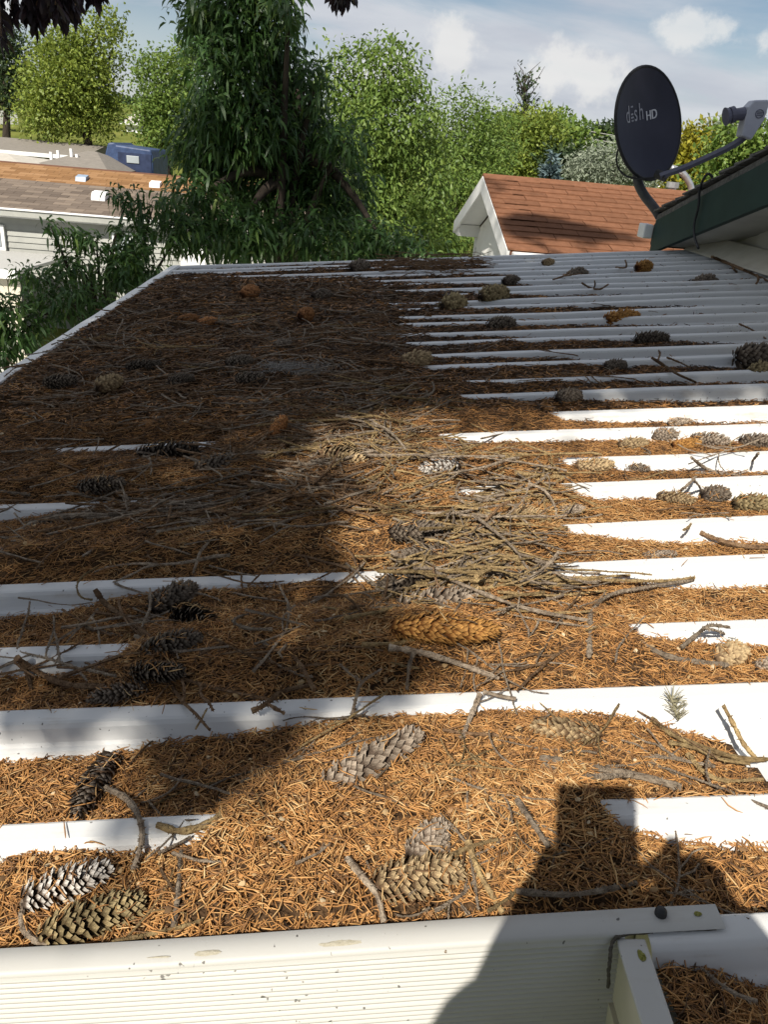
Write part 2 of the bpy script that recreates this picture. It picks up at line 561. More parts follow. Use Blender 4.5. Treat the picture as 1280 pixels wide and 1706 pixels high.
def sheet(profile, u0, u1, nu=44, wobble=True):
    us = np.linspace(u0, u1, nu)
    pr = np.array(profile)
    U, K = np.meshgrid(us, np.arange(len(pr)))
    v = pr[K, 0]; z = pr[K, 1]
    if wobble:
        v = v + 0.0012 * np.sin(U * 4.3 + v * 3)
        z = z + wob(U, v)
    V = np.stack([U, v, z], -1).reshape(-1, 3)
    i, j = np.meshgrid(np.arange(len(pr) - 1), np.arange(nu - 1), indexing='ij')
    a = (i * nu + j).ravel()
    return V, np.stack([a, a + 1, a + nu + 1, a + nu], 1)


N_PAN = 14
for j in range(N_PAN):
    b = V0 + PAN * j
    prof = [(b + .0055, Z_FLOOR), (b + .03, Z_FLOOR - .001)] + rib_profile(b + RA) + [(b + RA + .03, Z_FLOOR - .001), (b + RA + .06, Z_FLOOR - .001)] + rib_profile(b + PAN)
    if j % 2:
        prof = [(v, z - .0004) for v, z in prof]
    V, Fc = sheet(prof, U_L, U_R)
    me = fast_mesh("roof_panel", V, Fc, smooth=True)
    for p in me.polygons:
        p.use_smooth = False
    link("roof_panel", me, roof_thing, M_panel)

# the strip of pans that reaches further forward, right of the side rail
RAIL = [uv(1027, 1564), uv(1076, 1564), uv(1122, 1706), uv(1070, 1706)]
rail_dir = (RAIL[3] - RAIL[0]) / np.linalg.norm(RAIL[3] - RAIL[0])
prof = [(-0.55, Z_FLOOR - .012), (V0 - .30, Z_FLOOR - .012), (V0 - .07, Z_FLOOR - .012)] + rib_profile(V0 + .0)
V, Fc = sheet(prof, RAIL[1][0] + .003, U_R, 40)
link("roof_panel", fast_mesh("roof_panel", V, Fc), roof_thing, M_panel)

# front fascia: lip on top, fluted face below
def front_fascia():
    a, b = uv(0, 1583), uv(1190, 1510)
    d = (b - a) / (b[0] - a[0])
    slope = d[1]
    ua, ub = -1.075, b[0]
    us = np.sort(np.append(np.linspace(ua, ub, 40), RAIL[0][0] + .0075))
    prof = [(.0, -.035), (.0, .0030), (-.0012, .0048), (-.0205, .0042), (-.0228, .0030), (-.0240, .0)]
    z = -.001
    k = 0
    while z > -.165:
        prof += [(-.0238, z), (-.0258, z - .0014), (-.0260, z - .0030), (-.0238, z - .0044), (-.0232, z - .0056)]
        if k in (9, 19):
            prof += [(-.0232, z - .0060), (-.0232, z - .0066)]
            z -= .001
        z -= .0061
        k += 1
    prof += [(-.0243, z), (-.02, z - .002), (.0, z - .002)]
    pr = np.array(prof)
    vb = a[1] + slope * (us - a[0])
    U, K = np.meshgrid(us, np.arange(len(pr)))
    Vv = vb[None, :] + pr[K, 0] + 0.0008 * np.sin(U * 9)
    Z = pr[K, 1] + .0006 * np.sin(U * 11 + 1)
    # the fluted face stops at the side rail, only the lip runs on to the lap joint
    V = np.stack([U, Vv, Z], -1).reshape(-1, 3)
    nu = len(us)
    i, j = np.meshgrid(np.arange(len(pr) - 1), np.arange(nu - 1), indexing='ij')
    i, j = i.ravel(), j.ravel()
    keep = (i < 4) | (us[j + 1] < RAIL[0][0] + .0076)
    q = (i * nu + j)[keep]
    o = link("front_fascia", fast_mesh("front_fascia", V, np.stack([q, q + nu, q + nu + 1, q + 1], 1)), roof_thing, M_fascia)
    return a, slope


FA, FSLOPE = front_fascia()


def side_rail():
    d = rail_dir
    n = np.array([-d[1], d[0]])
    p0, p1 = RAIL[0] - d * .001, RAIL[1] - d * .001
    L_ = 0.9
    mb = MB()
    q0, q1 = p0 + d * L_, p1 + d * L_
    mb.hexa([(*p0, -.004), (*p1, -.004), (*q1, -.004), (*q0, -.004), (*p0, .0), (*p1, .0), (*q1, .0), (*q0, .0)][:4] + [(*p0, .0), (*p1, .0), (*q1, .0), (*q0, .0)])
    mb.build("rail_cap", M_fascia, roof_thing, bevel=.0015)
    e = np.array([1.0, 0])
    a, b = p0 + e * .004, p0 + e * .007
    mb = MB().hexa([(*a, -.075), (*b, -.075), (*(b + d * L_), -.075), (*(a + d * L_), -.075), (*a, -.0045), (*b, -.0045), (*(b + d * L_), -.0045), (*(a + d * L_), -.0045)])
    mb.build("rail_side", M_cream, roof_thing)
    a, b = p0 + e * .001, p0 + e * .006
    mb = MB().hexa([(*a, -.20), (*b, -.20), (*(b + d * L_), -.20), (*(a + d * L_), -.20), (*a, -.0795), (*b, -.0795), (*(b + d * L_), -.0795), (*(a + d * L_), -.0795)])
    mb.build("rail_lower_side", M_cream, roof_thing)
    a, b = p1 - e * .004, p1 - e * .001
    mb = MB().hexa([(*a, -.075), (*b, -.075), (*(b + d * L_), -.075), (*(a + d * L_), -.075), (*a, -.0045), (*b, -.0045), (*(b + d * L_), -.0045), (*(a + d * L_), -.0045)])
    mb.build("rail_inner_side", M_cream, roof_thing)


side_rail()

# lap flange under the lip on the right, screw, sealant
M_black = mat_noise("black_rubber", [(0.3, (0.012, 0.012, 0.013)), (0.7, (0.03, 0.03, 0.032))], 60, 0.55)
M_seal = mat_noise("dirty_sealant", [(0.3, (0.05, 0.045, 0.035)), (0.7, (0.13, 0.115, 0.09))], 150, 0.9, bump=1, bump_scale=200)


def blob_bead(name, path, r, mat, parent, seed=1):
    rs = np.random.default_rng(seed)
    pts = bez(path, 12)
    R = [max(.0005, r * (0.85 + .3 * rs.random())) for _ in pts]
    pts = [np.array(p) + rs.normal(0, r * .12, 3) for p in pts]
    return MB().tube(pts, R, 6).build(name, mat, parent, smooth=True)


p = uv(1100, 1528)
mb = MB()
n = 14
ring = [(p[0] + .0052 * cos(2 * pi * k / n), p[1] + .0052 * sin(2 * pi * k / n)) for k in range(n)]
V = [(x, y, .0035) for x, y in ring] + [(p[0] + (x - p[0]) * .92, p[1] + (y - p[1]) * .92, .0085) for x, y in ring] + [(p[0] + (x - p[0]) * .55, p[1] + (y - p[1]) * .55, .0105) for x, y in ring] + [(p[0], p[1], .0108)]
Fc = [(k, (k + 1) % n, n + (k + 1) % n, n + k) for k in range(n)] + [(n + k, n + (k + 1) % n, 2 * n + (k + 1) % n, 2 * n + k) for k in range(n)] + [(2 * n + k, 2 * n + (k + 1) % n, 3 * n) for k in range(n)]
mb.add(V, Fc).build("rubber_screw_cap", M_black, roof_thing, smooth=True)
a, b, c = uv(1018, 1600), uv(1026, 1560), uv(1088, 1552)
blob_bead("sealant_bead", [(a[0], a[1] - .003, -.028), (a[0] + .001, a[1] + .004, -.006), (b[0], b[1] - .002, .0015), (c[0], c[1], .0005)], .0015, M_seal, roof_thing, 3)
c2 = uv(1193, 1550)
blob_bead("sealant_bead", [(c[0], c[1] + .0005, .0005), ((c[0] + c2[0]) / 2, (c[1] + c2[1]) / 2, .0012), (c2[0], c2[1], .0016)], .0008, M_seal, roof_thing, 4)

# left drip edge, far end closure, wall flashing
def left_trim():
    us = np.linspace(V0 - .02, V0 + PAN * N_PAN + .004, 90)
    rs = np.random.default_rng(5)
    j = np.convolve(rs.normal(0, .004, 110), np.ones(5) / 5, 'same')[:90]
    prof = [(-.034, -.09), (-.034, .003), (-.031, .0055), (.012, .0065), (.016, -.004)]
    V, Fc = [], []
    for k, v in enumerate(us):
        for i, (du, z) in enumerate(prof):
            V.append((U_L + du + (j[k] if i >= 3 else 0), v, z + .001 * sin(v * 17)))
    m = len(prof)
    for k in range(len(us) - 1):
        for i in range(m - 1):
            Fc.append((k * m + i, k * m + i + 1, (k + 1) * m + i + 1, (k + 1) * m + i))
    link("edge_trim", poly_mesh("edge_trim", V, Fc), roof_thing, M_trim)


left_trim()
vf = V0 + PAN * N_PAN
MB().box((U_L - .02, vf + .0065, -.09), (U_R, vf + .012, -.001)).build("end_trim", M_trim, roof_thing, bevel=.001)
MB().box((U_L, -.25 + V0 + .3, -.16), (U_R, V0 + .1, -.10)).build("support_beam", M_fascia, roof_thing)
MB().box((U_L, vf - .25, -.16), (U_R, vf - .15, -.10)).build("support_beam", M_fascia, roof_thing)
for (u, v) in ((U_L + .15, V0 + .08), (U_L + .15, vf - .2), (.9, vf - .2), (1.9, V0 + .08)):
    w = rw(u, v, -.162)
    o = MB().box((u - .04, v - .04, -3.3), (u + .04, v + .04, -.162)).build("post", M_fascia, roof_thing)

# ------------------------------------------------------------------ litter bed: how full each pan is, read along the ribs
COVER = {   # rib: (picture x, fill of the pan in front of it: 0 bare, 1 level with the rib, more = rib buried)
    1: [(0, .72), (330, .9), (385, 1.25), (980, 1.25), (1030, .85), (1100, .55), (1280, .45)],
    2: [(0, .30), (170, .32), (400, .6), (640, .86), (850, .82), (1000, .6), (1100, .35), (1200, .12), (1280, .02)],
    3: [(0, .5), (150, .55), (235, 1.0), (260, 1.2), (430, 1.05), (480, 1.3), (1000, 1.25), (1040, .9), (1180, .6), (1280, .5)],
    4: [(0, .35), (120, .42), (210, .72), (450, .9), (690, .95), (720, 1.3), (860, 1.3), (930, .85), (1050, .55), (1280, .35)],
    5: [(0, .85), (30, 1.1), (60, 1.3), (900, 1.3), (960, .92), (1080, .55), (1280, .45)],
    6: [(0, .6), (120, .75), (180, 1.02), (430, 1.05), (480, 1.35), (740, 1.3), (770, .95), (830, .95), (870, 1.2), (950, 1.0), (1010, .6), (1280, .4)],
    7: [(0, 1.3), (900, 1.3), (950, .9), (1050, .6), (1280, .4)],
    8: [(0, 1.3), (80, 1.2), (110, .97), (370, .97), (400, 1.3), (720, 1.2), (760, .8), (1280, .4)],
    9: [(0, 1.4), (880, 1.3), (930, .85), (990, .6), (1280, .35)],
    10: [(0, 1.4), (740, 1.2), (790, .85), (1000, .55), (1280, .35)],
    11: [(0, 1.4), (690, 1.2), (770, .97), (900, .9), (1150, .6), (1280, .5)],
    12: [(0, 1.4), (670, 1.25), (720, .9), (900, .85), (1130, .6), (1280, .3)],
    13: [(0, 1.4), (650, 1.25), (700, .85), (950, .5), (1000, .2), (1280, .1)],
    14: [(0, 1.4), (620, 1.2), (690, .85), (1000, .7), (1150, .5), (1280, .15)],
    15: [(0, 1.4), (600, 1.2), (680, .85), (960, .4), (1050, .02), (1280, .0)],
    16: [(0, 1.4), (600, 1.2), (700, .85), (980, .5), (1150, .25), (1280, .05)],
    17: [(0, 1.4), (560, 1.2), (690, .75), (850, .5), (930, .1), (1280, .0)],
    18: [(0, 1.4), (560, 1.2), (720, .85), (900, .6), (1150, .45), (1180, .05), (1280, .0)],
    19: [(0, 1.4), (540, 1.2), (690, .75), (800, .4), (870, .05), (1280, .0)],
    20: [(0, 1.4), (560, 1.2), (780, .85), (950, .5), (1160, .25), (1190, .0)],
    21: [(0, 1.35), (560, 1.15), (740, .7), (840, .3), (880, .0)],
    22: [(0, 1.3), (520, 1.15), (720, .8), (860, .55), (960, .3), (1000, .0)],
    23: [(0, 1.3), (500, 1.1), (650, .8), (760, .4), (800, .0)],
    24: [(0, 1.25), (330, 1.1), (560, .9), (800, .7), (880, .4), (910, .0)],
    25: [(0, 1.2), (320, .95), (600, .6), (700, .5), (800, .2), (830, .0)],
    26: [(0, 1.1), (320, .8), (640, .85), (800, .8), (830, .2), (860, .0)],
    27: [(0, 1.0), (320, .5), (620, .8), (800, .8), (830, .1), (860, .0)],
    28: [(0, .9), (320, .5), (640, .7), (800, .5), (830, .1), (860, .0)],
}
RIB_TAB = {}
for i, tab in COVER.items():
    v = rib_v(i)
    # picture height of this rib at x by bisection
    us, cs = [], []
    for px, c in tab:
        lo, hi = 380.0, 1800.0
        for _ in range(40):
            mid = .5 * (lo + hi)
            if uv(px, mid)[1] > v:
                lo = mid
            else:
                hi = mid
        us.append(uv(px, lo)[0]); cs.append(min(.97, c * 1.22) if i >= 13 and .1 < c < .97 else c)
    RIB_TAB[i] = (np.array(us), np.array(cs))


def vnoise(u, v, s, seed=0):
    """cheap smooth value noise"""
    rs = np.random.default_rng(seed)
    T = rs.random((64, 64))
    x, y = np.asarray(u) * s + 100.3, np.asarray(v) * s + 57.7
    xi, yi = np.floor(x).astype(int), np.floor(y).astype(int)
    fx, fy = x - xi, y - yi
    fx, fy = fx * fx * (3 - 2 * fx), fy * fy * (3 - 2 * fy)
    g = lambda a, b: T[a % 64, b % 64]
    return (g(xi, yi) * (1 - fx) * (1 - fy) + g(xi + 1, yi) * fx * (1 - fy) + g(xi, yi + 1) * (1 - fx) * fy + g(xi + 1, yi + 1) * fx * fy) - .5


def cover_at(i, u):
    i = np.clip(i, 1, 28)
    out = np.zeros_like(u)
    for k in range(1, 29):
        m = i == k
        if m.any():
            out[m] = np.interp(u[m], *RIB_TAB[k])
    return out


RIBV = np.array([rib_v(i) for i in range(0, 29)])


def bed_z(u, v):
    """height of the litter, roof coordinates; below Z_FLOOR where bare"""
    u, v = np.asarray(u, float).ravel(), np.asarray(v, float).ravel()
    j = np.clip(np.searchsorted(RIBV, v, side='right'), 1, 28)     # rib ahead of the point
    uu = u + .03 * vnoise(u, v, 9, 3) + .05 * vnoise(u, v, 3.1, 4)
    ca, cb = cover_at(j, uu), cover_at(j - 1, uu)
    f = np.clip((v - RIBV[j - 1]) / (RIBV[j] - RIBV[j - 1]), 0, 1)
    near = np.where(j == 1, ca, np.where(cb > 1.02, cb, np.minimum(ca, np.maximum(cb, .75))))
    c = near + (ca - near) * np.clip((f - .05) / .5, 0, 1)
    c = c + .28 * vnoise(u, v, 14, 5) * np.clip(c, .15, 1.2) * .8 + .12 * vnoise(u, v, 45, 6) * np.clip(c, 0, 1)
    on_rib = (f > .86) | (f < .02)
    buried = np.where(f < .5, np.where(j == 1, ca, cb), ca)
    z = np.where(c < 1, Z_FLOOR - .004 + c * (-Z_FLOOR + .004), (c - 1) * .075)
    zr = np.where(buried < 1.06, np.minimum(z, -.004), np.maximum(z, .003))
    z = np.where(on_rib, np.maximum(zr, -.004), z)
    # the bed thins out against the front lip so it sits just under it
    ed = np.clip((u - U_L - .012 - .02 * vnoise(u, v, 16, 12)) / .07, 0, 1)
    z = np.where(z > -.004, -.004 + (z + .004) * ed, z)
    z = np.where(v < V0 + .02, np.minimum(z, -.006), z)
    z = np.where(v < V0 + .16, np.minimum(z, -.002 + (v - V0) * .16), z)
    return z


def surf_z(u, v):
    z = float(bed_z([u], [v])[0])
    j = int(np.clip(np.searchsorted(RIBV, v, side='right'), 1, 28))
    d = RIBV[j] - v
    if d < .024:
        z = max(z, 0.0)
    elif d < .05:
        z = max(z, -(d - .024) / .026 * .03)
    return max(z, Z_FLOOR)


def litter_cover(u, v):
    j = int(np.clip(np.searchsorted(RIBV, v, side='right'), 1, 28))
    return min(float(np.interp(u, *RIB_TAB[j])), float(np.interp(u, *RIB_TAB[max(1, j - 1)])))


def build_bed():
    us = np.arange(U_L + .004, U_R - .01, .0125)
    vs = np.arange(V0 + .003, V0 + PAN * N_PAN - .003, .0105)
    U, Vv = np.meshgrid(us, vs)
    Z = bed_z(U, Vv).reshape(U.shape)
    Z += .003 * vnoise(U, Vv, 90, 8)
    P = np.stack([U, Vv, Z], -1).reshape(-1, 3)
    nu = len(us)
    i, j = np.meshgrid(np.arange(len(vs) - 1), np.arange(nu - 1), indexing='ij')
    a = (i * nu + j).ravel()
    Fq = np.stack([a, a + 1, a + nu + 1, a + nu], 1)
    zmax = P[Fq, 2].max(1)
    px, py, _ = proj_roof(P[Fq[:, 0]])
    keep = (zmax > Z_FLOOR + .003) & (px > -400) & (px < 1700) & (py < 2100)
    Fq = Fq[keep]
    used, inv = np.unique(Fq, return_inverse=True)
    o = link("needle_duff", fast_mesh("needle_duff", P[used], inv.reshape(-1, 4), smooth=True), None, M_bed, "packed brown needle duff filling the pans of the patio roof", "duff", kind="stuff")
    o.matrix_world = ROOF4
    # the forward pan beside the side rail
    us = np.linspace(RAIL[1][0] + .006, U_R - .1, 90)
    vs = np.linspace(-.35, V0 - .028, 50)
    U, Vv = np.meshgrid(us, vs)
    Z = bay_z(U, Vv)
    P = np.stack([U, Vv, Z], -1).reshape(-1, 3)
    nu = len(us)
    i, j = np.meshgrid(np.arange(len(vs) - 1), np.arange(nu - 1), indexing='ij')
    a = (i * nu + j).ravel()
    o = link("needle_duff", fast_mesh("needle_duff", P, np.stack([a, a + 1, a + nu + 1, a + nu], 1), smooth=True), None, M_bed, "packed needle duff in the pan beside the white side rail", "duff", kind="stuff")
    o.matrix_world = ROOF4


def bay_z(U, Vv):
    e = np.clip((V0 - .028 - Vv) / .05, 0, 1)
    z = -.016 + .006 * e - .034 * np.clip((U - .225) / .10, 0, 1) * (1 - .7 * e) + .010 * vnoise(U, Vv, 22, 9)
    return z


build_bed()


# ------------------------------------------------------------------ needles
def frames(yaw, pitch, roll):
    cy, sy, cp, sp = np.cos(yaw), np.sin(yaw), np.cos(pitch), np.sin(pitch)
    d = np.stack([cy * cp, sy * cp, sp], -1)
    s = np.stack([-sy, cy, 0 * cy], -1)
    n = np.cross(d, s)
    cr, sr = np.cos(roll)[:, None], np.sin(roll)[:, None]
    return d, s * cr + n * sr, n * cr - s * sr


def needle_geo(P, L, r, yaw, pitch, curve, level):
    n = len(P)
    d, s, nn = frames(yaw, pitch, RNG.random(n) * 2 * pi)
    L, r, curve = L[:, None], r[:, None], curve[:, None]
    if level == 0:      # three sides, two bends
        rings = []
        for t, k in ((-.5, .55), (-.12, 1.0), (.28, .95), (.5, .35)):
            c = P + d * (L * t) + nn * (curve * L * (.25 - t * t))
            for a in range(3):
                an = 2 * pi * a / 3
                rings.append(c + (s * cos(an) + nn * sin(an)) * r * k)
        V = np.stack(rings, 1).reshape(-1, 3)
        f = [(q * 3 + a, q * 3 + (a + 1) % 3, (q + 1) * 3 + (a + 1) % 3, (q + 1) * 3 + a) for q in range(3) for a in range(3)]
        per = 12
    elif level == 1:
        rings = []
        for t, k in ((-.5, .8), (.5, .5)):
            c = P + d * (L * t)
            for a in range(3):
                an = 2 * pi * a / 3
                rings.append(c + (s * cos(an) + nn * sin(an)) * r * k)
        V = np.stack(rings, 1).reshape(-1, 3)
        f = [(a, (a + 1) % 3, 3 + (a + 1) % 3, 3 + a) for a in range(3)]
        per = 6
    else:
        V = np.stack([P - d * L * .5 - s * r, P - d * L * .5 + s * r, P + d * L * .5 + s * r * .6, P + d * L * .5 - s * r * .6], 1).reshape(-1, 3)
        f = [(0, 1, 2, 3)]
        per = 4
    f = np.array(f)
    Fc = (np.arange(n)[:, None, None] * per + f[None]).reshape(-1, 4)
    return V, Fc, per


def scatter_needles(name, v0, v1, dens, level, Lr, rr, mat, label, fresh=True):
    area_u0, area_u1 = U_L + .01, U_R - .05
    # only where the litter is within the photograph's reach, with a margin
    n = int(dens * (v1 - v0) * (area_u1 - area_u0))
    u = RNG.uniform(area_u0, area_u1, n); v = RNG.uniform(v0, v1, n)
    px, py, _ = proj_roof(np.stack([u, v, 0 * u], 1))
    k = (px > -120) & (px < 1400) & (py < 1760)
    u, v = u[k], v[k]
    z = bed_z(u, v)
    # litter on bare metal: only a rare stray
    strays = RNG.random(len(u)) < .006
    ok = (z > Z_FLOOR + .004)
    onrib = z <= -.0039
    j = np.clip(np.searchsorted(RIBV, v, side='right'), 1, 28)
    f = (RIBV[j] - v)
    top = (f < .03) & (z < .0) & (np.abs(z + .004) < .004)
    top &= cover_at(j, u) < 1.03
    k = ok & (~top | strays)
    u, v, z = u[k], v[k], z[k]
    top = top[k]
    z = np.where(top, .002, z)
    n = len(u)
    P = np.stack([u, v, z + np.abs(RNG.normal(0, .0022, n)) + .0006], 1)
    L = RNG.uniform(Lr[0], Lr[1], n) * np.where(RNG.random(n) < .12, .6, 1)
    r = RNG.uniform(rr[0], rr[1], n)
    yaw = RNG.uniform(0, 2 * pi, n)
    pitch = RNG.normal(0, .20, n)
    pitch = np.where(top, pitch * .15, pitch)
    patch = vnoise(u, v, 8, 21) * .5 + vnoise(u, v, 30, 22) * .35
    shade_dark = np.clip((v - 1.0) / 1.5, 0, 1)  # darkens needle colour with depth, painting in the shade of the far pans
    rnd = np.clip(RNG.beta(2.2, 2.0, n) + patch * .5 - .42 * shade_dark * shade_dark * (3 - 2 * shade_dark), 0, 1)
    V, Fc, per = needle_geo(P, L, r, yaw, pitch, RNG.normal(0, .35, n), level)
    o = link(name, fast_mesh(name, V, Fc, {"rnd": np.repeat(rnd, per)}, smooth=(level == 0)), None, mat, label, "needles", kind="stuff")
    o.matrix_world = ROOF4
    return n


nn_ = 0
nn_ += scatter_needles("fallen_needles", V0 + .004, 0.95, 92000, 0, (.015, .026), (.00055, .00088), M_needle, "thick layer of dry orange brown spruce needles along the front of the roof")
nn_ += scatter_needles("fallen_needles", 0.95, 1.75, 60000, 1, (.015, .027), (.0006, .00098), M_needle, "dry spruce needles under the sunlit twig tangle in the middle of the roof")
nn_ += scatter_needles("fallen_needles", 1.75, 2.8, 22000, 2, (.018, .030), (.0010, .0016), M_needle, "needles tinted dark for shade across the shaded pans beyond the twig tangle")
nn_ += scatter_needles("fallen_needles", 2.8, V0 + PAN * N_PAN - .01, 8500, 2, (.024, .042), (.0014, .0026), M_needle, "needles tinted dark for shade at the far end of the roof")
# forward pan
n = 5200
u = RNG.uniform(RAIL[1][0] + .008, .50, n); v = RNG.uniform(.22, V0 - .03, n)
P = np.stack([u, v, bay_z(u, v) + np.abs(RNG.normal(0, .0025, n))], 1)
V, Fc, per = needle_geo(P, RNG.uniform(.015, .026, n), RNG.uniform(.0005, .0008, n), RNG.uniform(0, 6.28, n), RNG.normal(0, .3, n), RNG.normal(0, .35, n), 0)
o = link("fallen_needles", fast_mesh("fallen_needles", V, Fc, {"rnd": np.repeat(np.clip(RNG.beta(2, 2, n), 0, 1), per)}, smooth=True), None, M_needle, "shaded needles in the pan beside the white side rail", "needles", kind="stuff")
o.matrix_world = ROOF4


def flakes(name, label, n, region, size, mat):
    """loose cone scales, seeds and bark crumbs"""
    pts = []
    while len(pts) < n:
        x = random.uniform(region[0], region[2]); y = random.uniform(region[1], region[3])
        q = uv(x, y)
        z = bed_z([q[0]], [q[1]])[0]
        if z > Z_FLOOR + .004 and not (abs(z + .004) < .0015):
            pts.append((q[0], q[1], z + .004))
    P = np.array(pts); n = len(P)
    d, s, nn = frames(RNG.uniform(0, 6.28, n), RNG.normal(0, .35, n), RNG.normal(0, .5, n))
    L = RNG.uniform(size[0], size[1], n)[:, None]; W = L * RNG.uniform(.5, .85, n)[:, None]
    V = np.stack([P - d * L * .5, P - d * L * .1 - s * W * .5, P + d * L * .3 - s * W * .4 + nn * L * .08, P + d * L * .5 + nn * L * .1, P + d * L * .3 + s * W * .4 + nn * L * .08, P - d * L * .1 + s * W * .5, P + nn * L * .22], 1).reshape(-1, 3)
    f = np.array([(k, (k + 1) % 6, 6) for k in range(6)])
    Fc = (np.arange(n)[:, None, None] * 7 + f[None]).reshape(-1, 3)
    o = link(name, fast_mesh(name, V, Fc, {"rnd": np.repeat(RNG.random(n), 7)}), None, mat, label, "litter", kind="stuff")
    o.matrix_world = ROOF4


M_flake = mat_attr("loose_cone_scale", [(0, (0.10, 0.06, 0.03)), (.4, (0.26, 0.15, 0.07)), (.75, (0.40, 0.27, 0.13)), (1, (0.50, 0.40, 0.26))], .7, spec=.2)
flakes("cone_scale_litter", "loose pale cone scales and bark crumbs on the front needles", 260, (0, 1190, 1280, 1540), (.004, .009), M_flake)
flakes("cone_scale_litter", "loose pale cone scales and crumbs among the middle twigs", 420, (0, 640, 1280, 1180), (.005, .011), M_flake)

# ------------------------------------------------------------------ spruce cones
SC_V = np.array([(0, -.22, 0), (0, .22, 0), (.40, -.46, .02), (.40, 0, .12), (.40, .46, .02), (.72, -.45, .04), (.72, 0, .17), (.72, .45, .04), (.92, -.20, .10), (.92, .20, .10), (1.06, 0, .10)])
SC_F = [(0, 2, 3), (0, 3, 1), (1, 3, 4), (2, 5, 6), (2, 6, 3), (3, 6, 7), (3, 7, 4), (5, 8, 6), (6, 8, 10), (6, 10, 9), (6, 9, 7)]
SC_T = SC_V[:, 0] / 1.04
SCALE_ME = {}
for k_, m_ in CONE_MATS.items():
    me = fast_mesh("cone_scale", SC_V, np.array(SC_F), {"tip": SC_T}, smooth=False)
    me.materials.append(m_)
    SCALE_ME[k_] = me


def cone_scales(L, R, n, openness, seed, eaten=False):
    """list of 4x4 matrices for the scales of a cone whose axis is +X, tip at +X"""
    rs = np.random.default_rng(seed)
    out = []
    for k in range(n):
        t = (k + .5) / n
        x = -L / 2 + L * (t ** .92)
        prof = sin(pi * min(1, .13 + t * .86)) ** .55
        rr = R * prof
        an = k * 2.39996 + rs.normal(0, .05)
        o_ = openness * (1.1 - .45 * t) + rs.normal(0, .13)
        rad = np.array([0, cos(an), sin(an)])
        d = np.array([1.0, 0, 0]) * cos(o_) + rad * sin(o_)
        d /= np.linalg.norm(d)
        s = np.cross(rad, [1.0, 0, 0]); s /= np.linalg.norm(s)
        s = s * cos(.12) + d * rs.normal(0, .1); s /= np.linalg.norm(s)
        nn = np.cross(d, s)
        if nn @ rad < 0:
            s = -s; nn = np.cross(d, s)
        base = np.array([x, 0, 0]) + rad * rr * .42 - np.array([1.0, 0, 0]) * L * .03
        fine = .72 if n > 300 else 1.0
        ln = R * (.74 if not eaten else .5) * (.55 + .55 * prof) * rs.uniform(.82, 1.15) * (.5 + .5 * fine)
        wd = R * .41 * fine * (.5 + .55 * prof) * rs.uniform(.8, 1.2)
        M = np.eye(4)
        M[:3, 0] = d * ln; M[:3, 1] = s * wd; M[:3, 2] = nn * ln * .9; M[:3, 3] = base
        out.append(M)
    return out


def core_mesh(L, R):
    V, Fc = [], []
    nr, ns = 9, 10
    for i in range(nr):
        t = i / (nr - 1)
        prof = sin(pi * min(1, .1 + t * .88)) ** .55 if 0 < t < 1 else .12
        for k in range(ns):
            an = 2 * pi * k / ns
            V.append((-L / 2 + L * t * .97, cos(an) * R * .52 * prof, sin(an) * R * .52 * prof))
    for i in range(nr - 1):
        for k in range(ns):
            Fc.append((i * ns + k, i * ns + (k + 1) % ns, (i + 1) * ns + (k + 1) % ns, (i + 1) * ns + k))
    Fc.append(tuple(range(ns - 1, -1, -1))); Fc.append(tuple((nr - 1) * ns + k for k in range(ns)))
    return poly_mesh("cone_core", V, Fc, True)


CONE_CACHE = {}
CONE_TOPS = []


def cone_mesh(kind, variant, ratio, openness, n):
    """whole cone of unit length as one mesh"""
    key = (kind, variant, ratio, openness, n)
    if key in CONE_CACHE:
        return CONE_CACHE[key]
    Ms = cone_scales(1.0, ratio, n, openness, variant * 7 + 3, kind == 'orange')
    hv = np.c_[SC_V, np.ones(len(SC_V))]
    Vs = [hv @ M.T for M in Ms]
    V = np.concatenate(Vs)[:, :3]
    Fc = (np.arange(n)[:, None, None] * len(SC_V) + np.array(SC_F)[None]).reshape(-1, 3)
    cm = core_mesh(1.0, ratio)
    cv = np.array([v.co[:] for v in cm.vertices])
    tris = []
    for p in cm.polygons:
        vs = list(p.vertices)
        for q in range(1, len(vs) - 1):
            tris.append((vs[0], vs[q], vs[q + 1]))
    Fc = np.concatenate([Fc, np.array(tris) + len(V)])
    T = np.concatenate([np.tile(SC_T, n), np.zeros(len(cv))])
    V = np.concatenate([V, cv])
    me = fast_mesh("spruce_cone", V, Fc, {"tip": T})
    me.materials.append(CONE_MATS[kind])
    CONE_CACHE[key] = me
    return me


